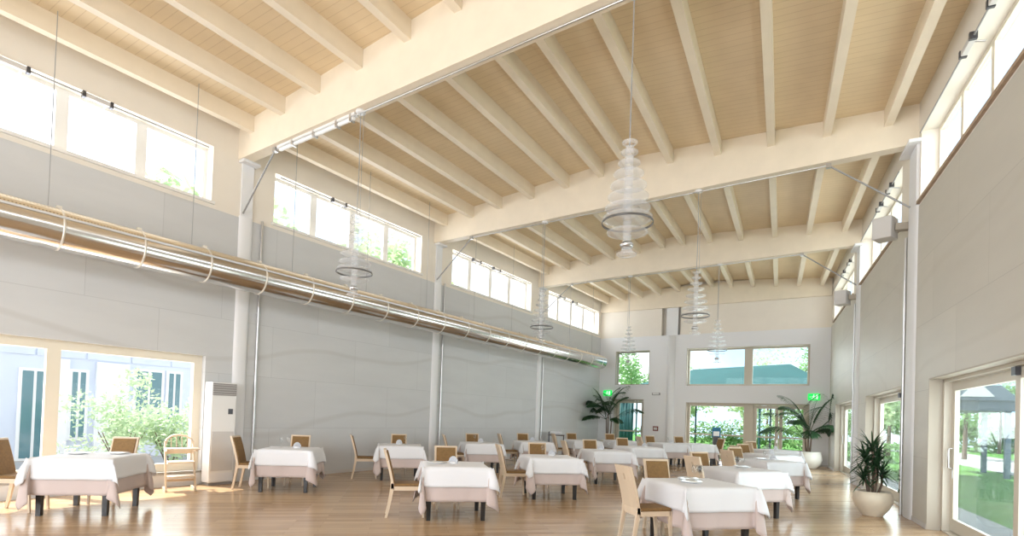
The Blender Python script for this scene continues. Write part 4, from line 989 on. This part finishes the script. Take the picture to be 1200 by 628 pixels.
# garden on the right and beyond the end wall
mb = MB(); mb.box(-45, 32, 0.36, 46, -0.3, -0.07); struct(mb.build('ground_garden', 'grass', W=WR.M))
mb = MB(); mb.box(-25, 30, 0.36, 1.3, -0.07, -0.03); struct(mb.build('path_terrace', 'paving', W=WR.M))
mb = MB(); mb.box(-25, 30, 6.0, 10.5, -0.07, -0.04); struct(mb.build('path_drive', 'paving', W=WR.M))
mb = MB(); mb.box(-12, 9.0, 0.36, 34, -0.3, -0.08); struct(mb.build('ground_end', 'grass', W=EW.M))
mb = MB(); mb.box(-10, 9.0, 2.0, 3.0, -0.08, -0.05); struct(mb.build('path_end', 'paving', W=EW.M))
def tree(p, h, r, lb, m, seed, n=1500, size=0.16, trunk=0.12):
    root = empty('tree', (p.x, p.y, -0.07)); tag(root, lb, 'tree', 'garden trees')
    mb = MB(); mb.tube([(0, 0, 0), (0.05, 0.03, h * 0.35), (0.0, 0.0, h * 0.75)], [trunk, trunk * 0.7, trunk * 0.3], 8); mb.build('trunk', 'bark', root)
    blob(root, 'crown', m, (0, 0, h * 0.62), (r, r, h * 0.40), n, size, seed)
for k, (s, d, h, r, m, lb) in enumerate([
        (9.5, 13.5, 5.0, 1.9, 'leaf_t', 'leafy tree across the drive, abreast of the nearest sliding door'),
        (18.0, 13.5, 5.0, 1.9, 'leaf_y', 'tree across the drive, farthest back along the building'),
        (0.0, 13.5, 5.5, 1.9, 'leaf_y', 'pale tree across the drive, abreast of the farthest sliding door'),
        (-27.0, 8.5, 6.5, 2.2, 'leaf_t', 'distant tree beyond the lawn, left of the grey pavilion post'),
        (-28.0, 13.5, 6.5, 2.2, 'leaf_t', 'distant tree beyond the lawn, seen through the nearest door glass'),
        (-25.0, 18.5, 6.0, 2.2, 'leaf_y', 'distant pale tree beyond the lawn, seen past the door edge'),
        (-23.0, 4.0, 6.5, 2.2, 'leaf_t', 'distant tree beyond the lawn, seen through the second sliding door')]):
    tree(WR.P(s, d), h, r, lb, M[m], 60 + k)
for k, (s, d, h, r, m, lb) in enumerate([
        (0.3, 14.5, 4.2, 1.25, 'leaf_y', 'bright green tree beyond the end-wall door'),
        (4.5, 14.5, 4.4, 1.3, 'leaf_y', 'bright tree beyond the left part of the wide lower end window'),
        (7.9, 15.8, 4.2, 1.2, 'leaf_t', 'green tree beyond the right part of the wide lower end window'),
        (11.6, 14.5, 4.4, 1.3, 'leaf_y', 'pale tree beyond the end-wall double door'),
        (15.0, 15.0, 6.5, 1.6, 'leaf_t', 'tall tree beyond the end wall, farthest right'),
        (-4.0, 16.0, 7.0, 1.6, 'leaf_t', 'tall tree beyond the end wall, farthest left'),
        (4.0, 28.0, 8.0, 2.6, 'leaf_y', 'tall pale tree behind the teal canopy, centre'),
        (6.5, 36.0, 10.0, 2.6, 'leaf_t', 'tall tree behind the teal canopy, right'),
        (-4.0, 28.0, 9.0, 2.6, 'leaf_y', 'tall pale tree behind the teal canopy, left')]):
    tree(EW.P(s, d), h, r, lb, M[m], 90 + k)
root = empty('hedge', WR.P(-31, 11, -0.08)); tag(root, 'tall distant hedge closing the lawn outside the sliding doors', 'hedge')
blob(root, 'foliage', 'leaf_t', (0, 0, 1.7), (9.0, 1.0, 1.6), 5000, 0.26, 121)
root = empty('garden_pavilion', (4.75, 25.0, -0.07)); tag(root, 'grey-blue garden pavilion with pitched roof outside the nearest sliding door', 'pavilion')
M['pav'] = mat('grey_blue_paint', (0.17, 0.22, 0.29), 0.6)
mb = MB(); mb.box(-1.0, 1.0, -1.6, 1.6, 2.25, 2.6)
mb.add([(-1.1, -1.7, 2.6), (1.1, -1.7, 2.6), (1.1, 1.7, 2.6), (-1.1, 1.7, 2.6), (0, -1.7, 3.7), (0, 1.7, 3.7)], [(0, 1, 4), (1, 2, 5, 4), (2, 3, 5), (3, 0, 4, 5), (0, 3, 2, 1)]); mb.build('roof', 'pav', root)
mb = MB(); mb.add([(-0.45, -1.72, 2.72), (0.45, -1.72, 2.72), (0, -1.72, 3.25), (-0.45, -1.70, 2.72), (0.45, -1.70, 2.72), (0, -1.70, 3.25)], [(0, 1, 2), (3, 5, 4), (0, 3, 4, 1), (1, 4, 5, 2), (2, 5, 3, 0)]); mb.build('gable_panel', 'facade_w', root)
for x in (-0.75, 0.85):
    for y in (-1.4, 1.4):
        mb = MB(); mb.box(x - (0.2 if x < 0 else 0.07), x + (0.2 if x < 0 else 0.07), y - 0.1, y + 0.1, 0, 2.25); mb.build('post', 'pav', root)
# low hedge and rail by the end windows
mb = MB()
root = empty('hedge', EW.P(4.8, 12.6, -0.08)); tag(root, 'long leafy hedge in the garden behind the teal canopy', 'hedge')
blob(root, 'foliage', 'leaf_t', (0, 0, 0.8), (8.0, 0.5, 0.8), 4500, 0.11, 120)
# teal canopy in the garden
root = empty('garden_canopy', mw=EW.M @ Matrix.Translation((4.0, 8.6, 0))); tag(root, 'dark teal pitched garden canopy outside the upper end-wall windows', 'canopy')
mb = MB(); x0, x1, y0, y1 = -6.0, 5.6, -2.6, 2.6
e = [(x0, y0, 2.95), (x1, y0, 2.95), (x1, y1, 2.95), (x0, y1, 2.95)]; rd = [(x0 + 4.2, 0, 4.45), (x1 - 2.6, 0, 4.65)]
mb.add(e + rd, [(0, 1, 5, 4), (1, 2, 5), (2, 3, 4, 5), (3, 0, 4), (0, 3, 2, 1)]); mb.box(x0, x1, y0 - 0.02, y0 + 0.02, 2.72, 2.95); mb.box(x0, x1, y1 - 0.02, y1 + 0.02, 2.72, 2.95); mb.build('roof', 'teal', root)
for x in (x0 + 0.1, -2.2, 1.9, x1 - 0.1):
    for y in (y0 + 0.1, y1 - 0.1):
        mb = MB(); mb.tube([(x, y, -0.08), (x, y, 2.95)], 0.05, 8); mb.build('post', 'teal', root)
mb = MB(); n = 24; vs = []
for k in range(n + 1):
    xx = -5.9 + 1.45 * k / n; yy = -2.5 + 0.06 * math.sin(k * 1.9); vs += [(xx, yy, -0.05), (xx, yy, 2.75)]
mb.add(vs, [(2 * k, 2 * k + 2, 2 * k + 3, 2 * k + 1) for k in range(n)], True); o = mb.build('curtain', 'teal', root); sd = o.modifiers.new('t', 'SOLIDIFY'); sd.thickness = 0.01
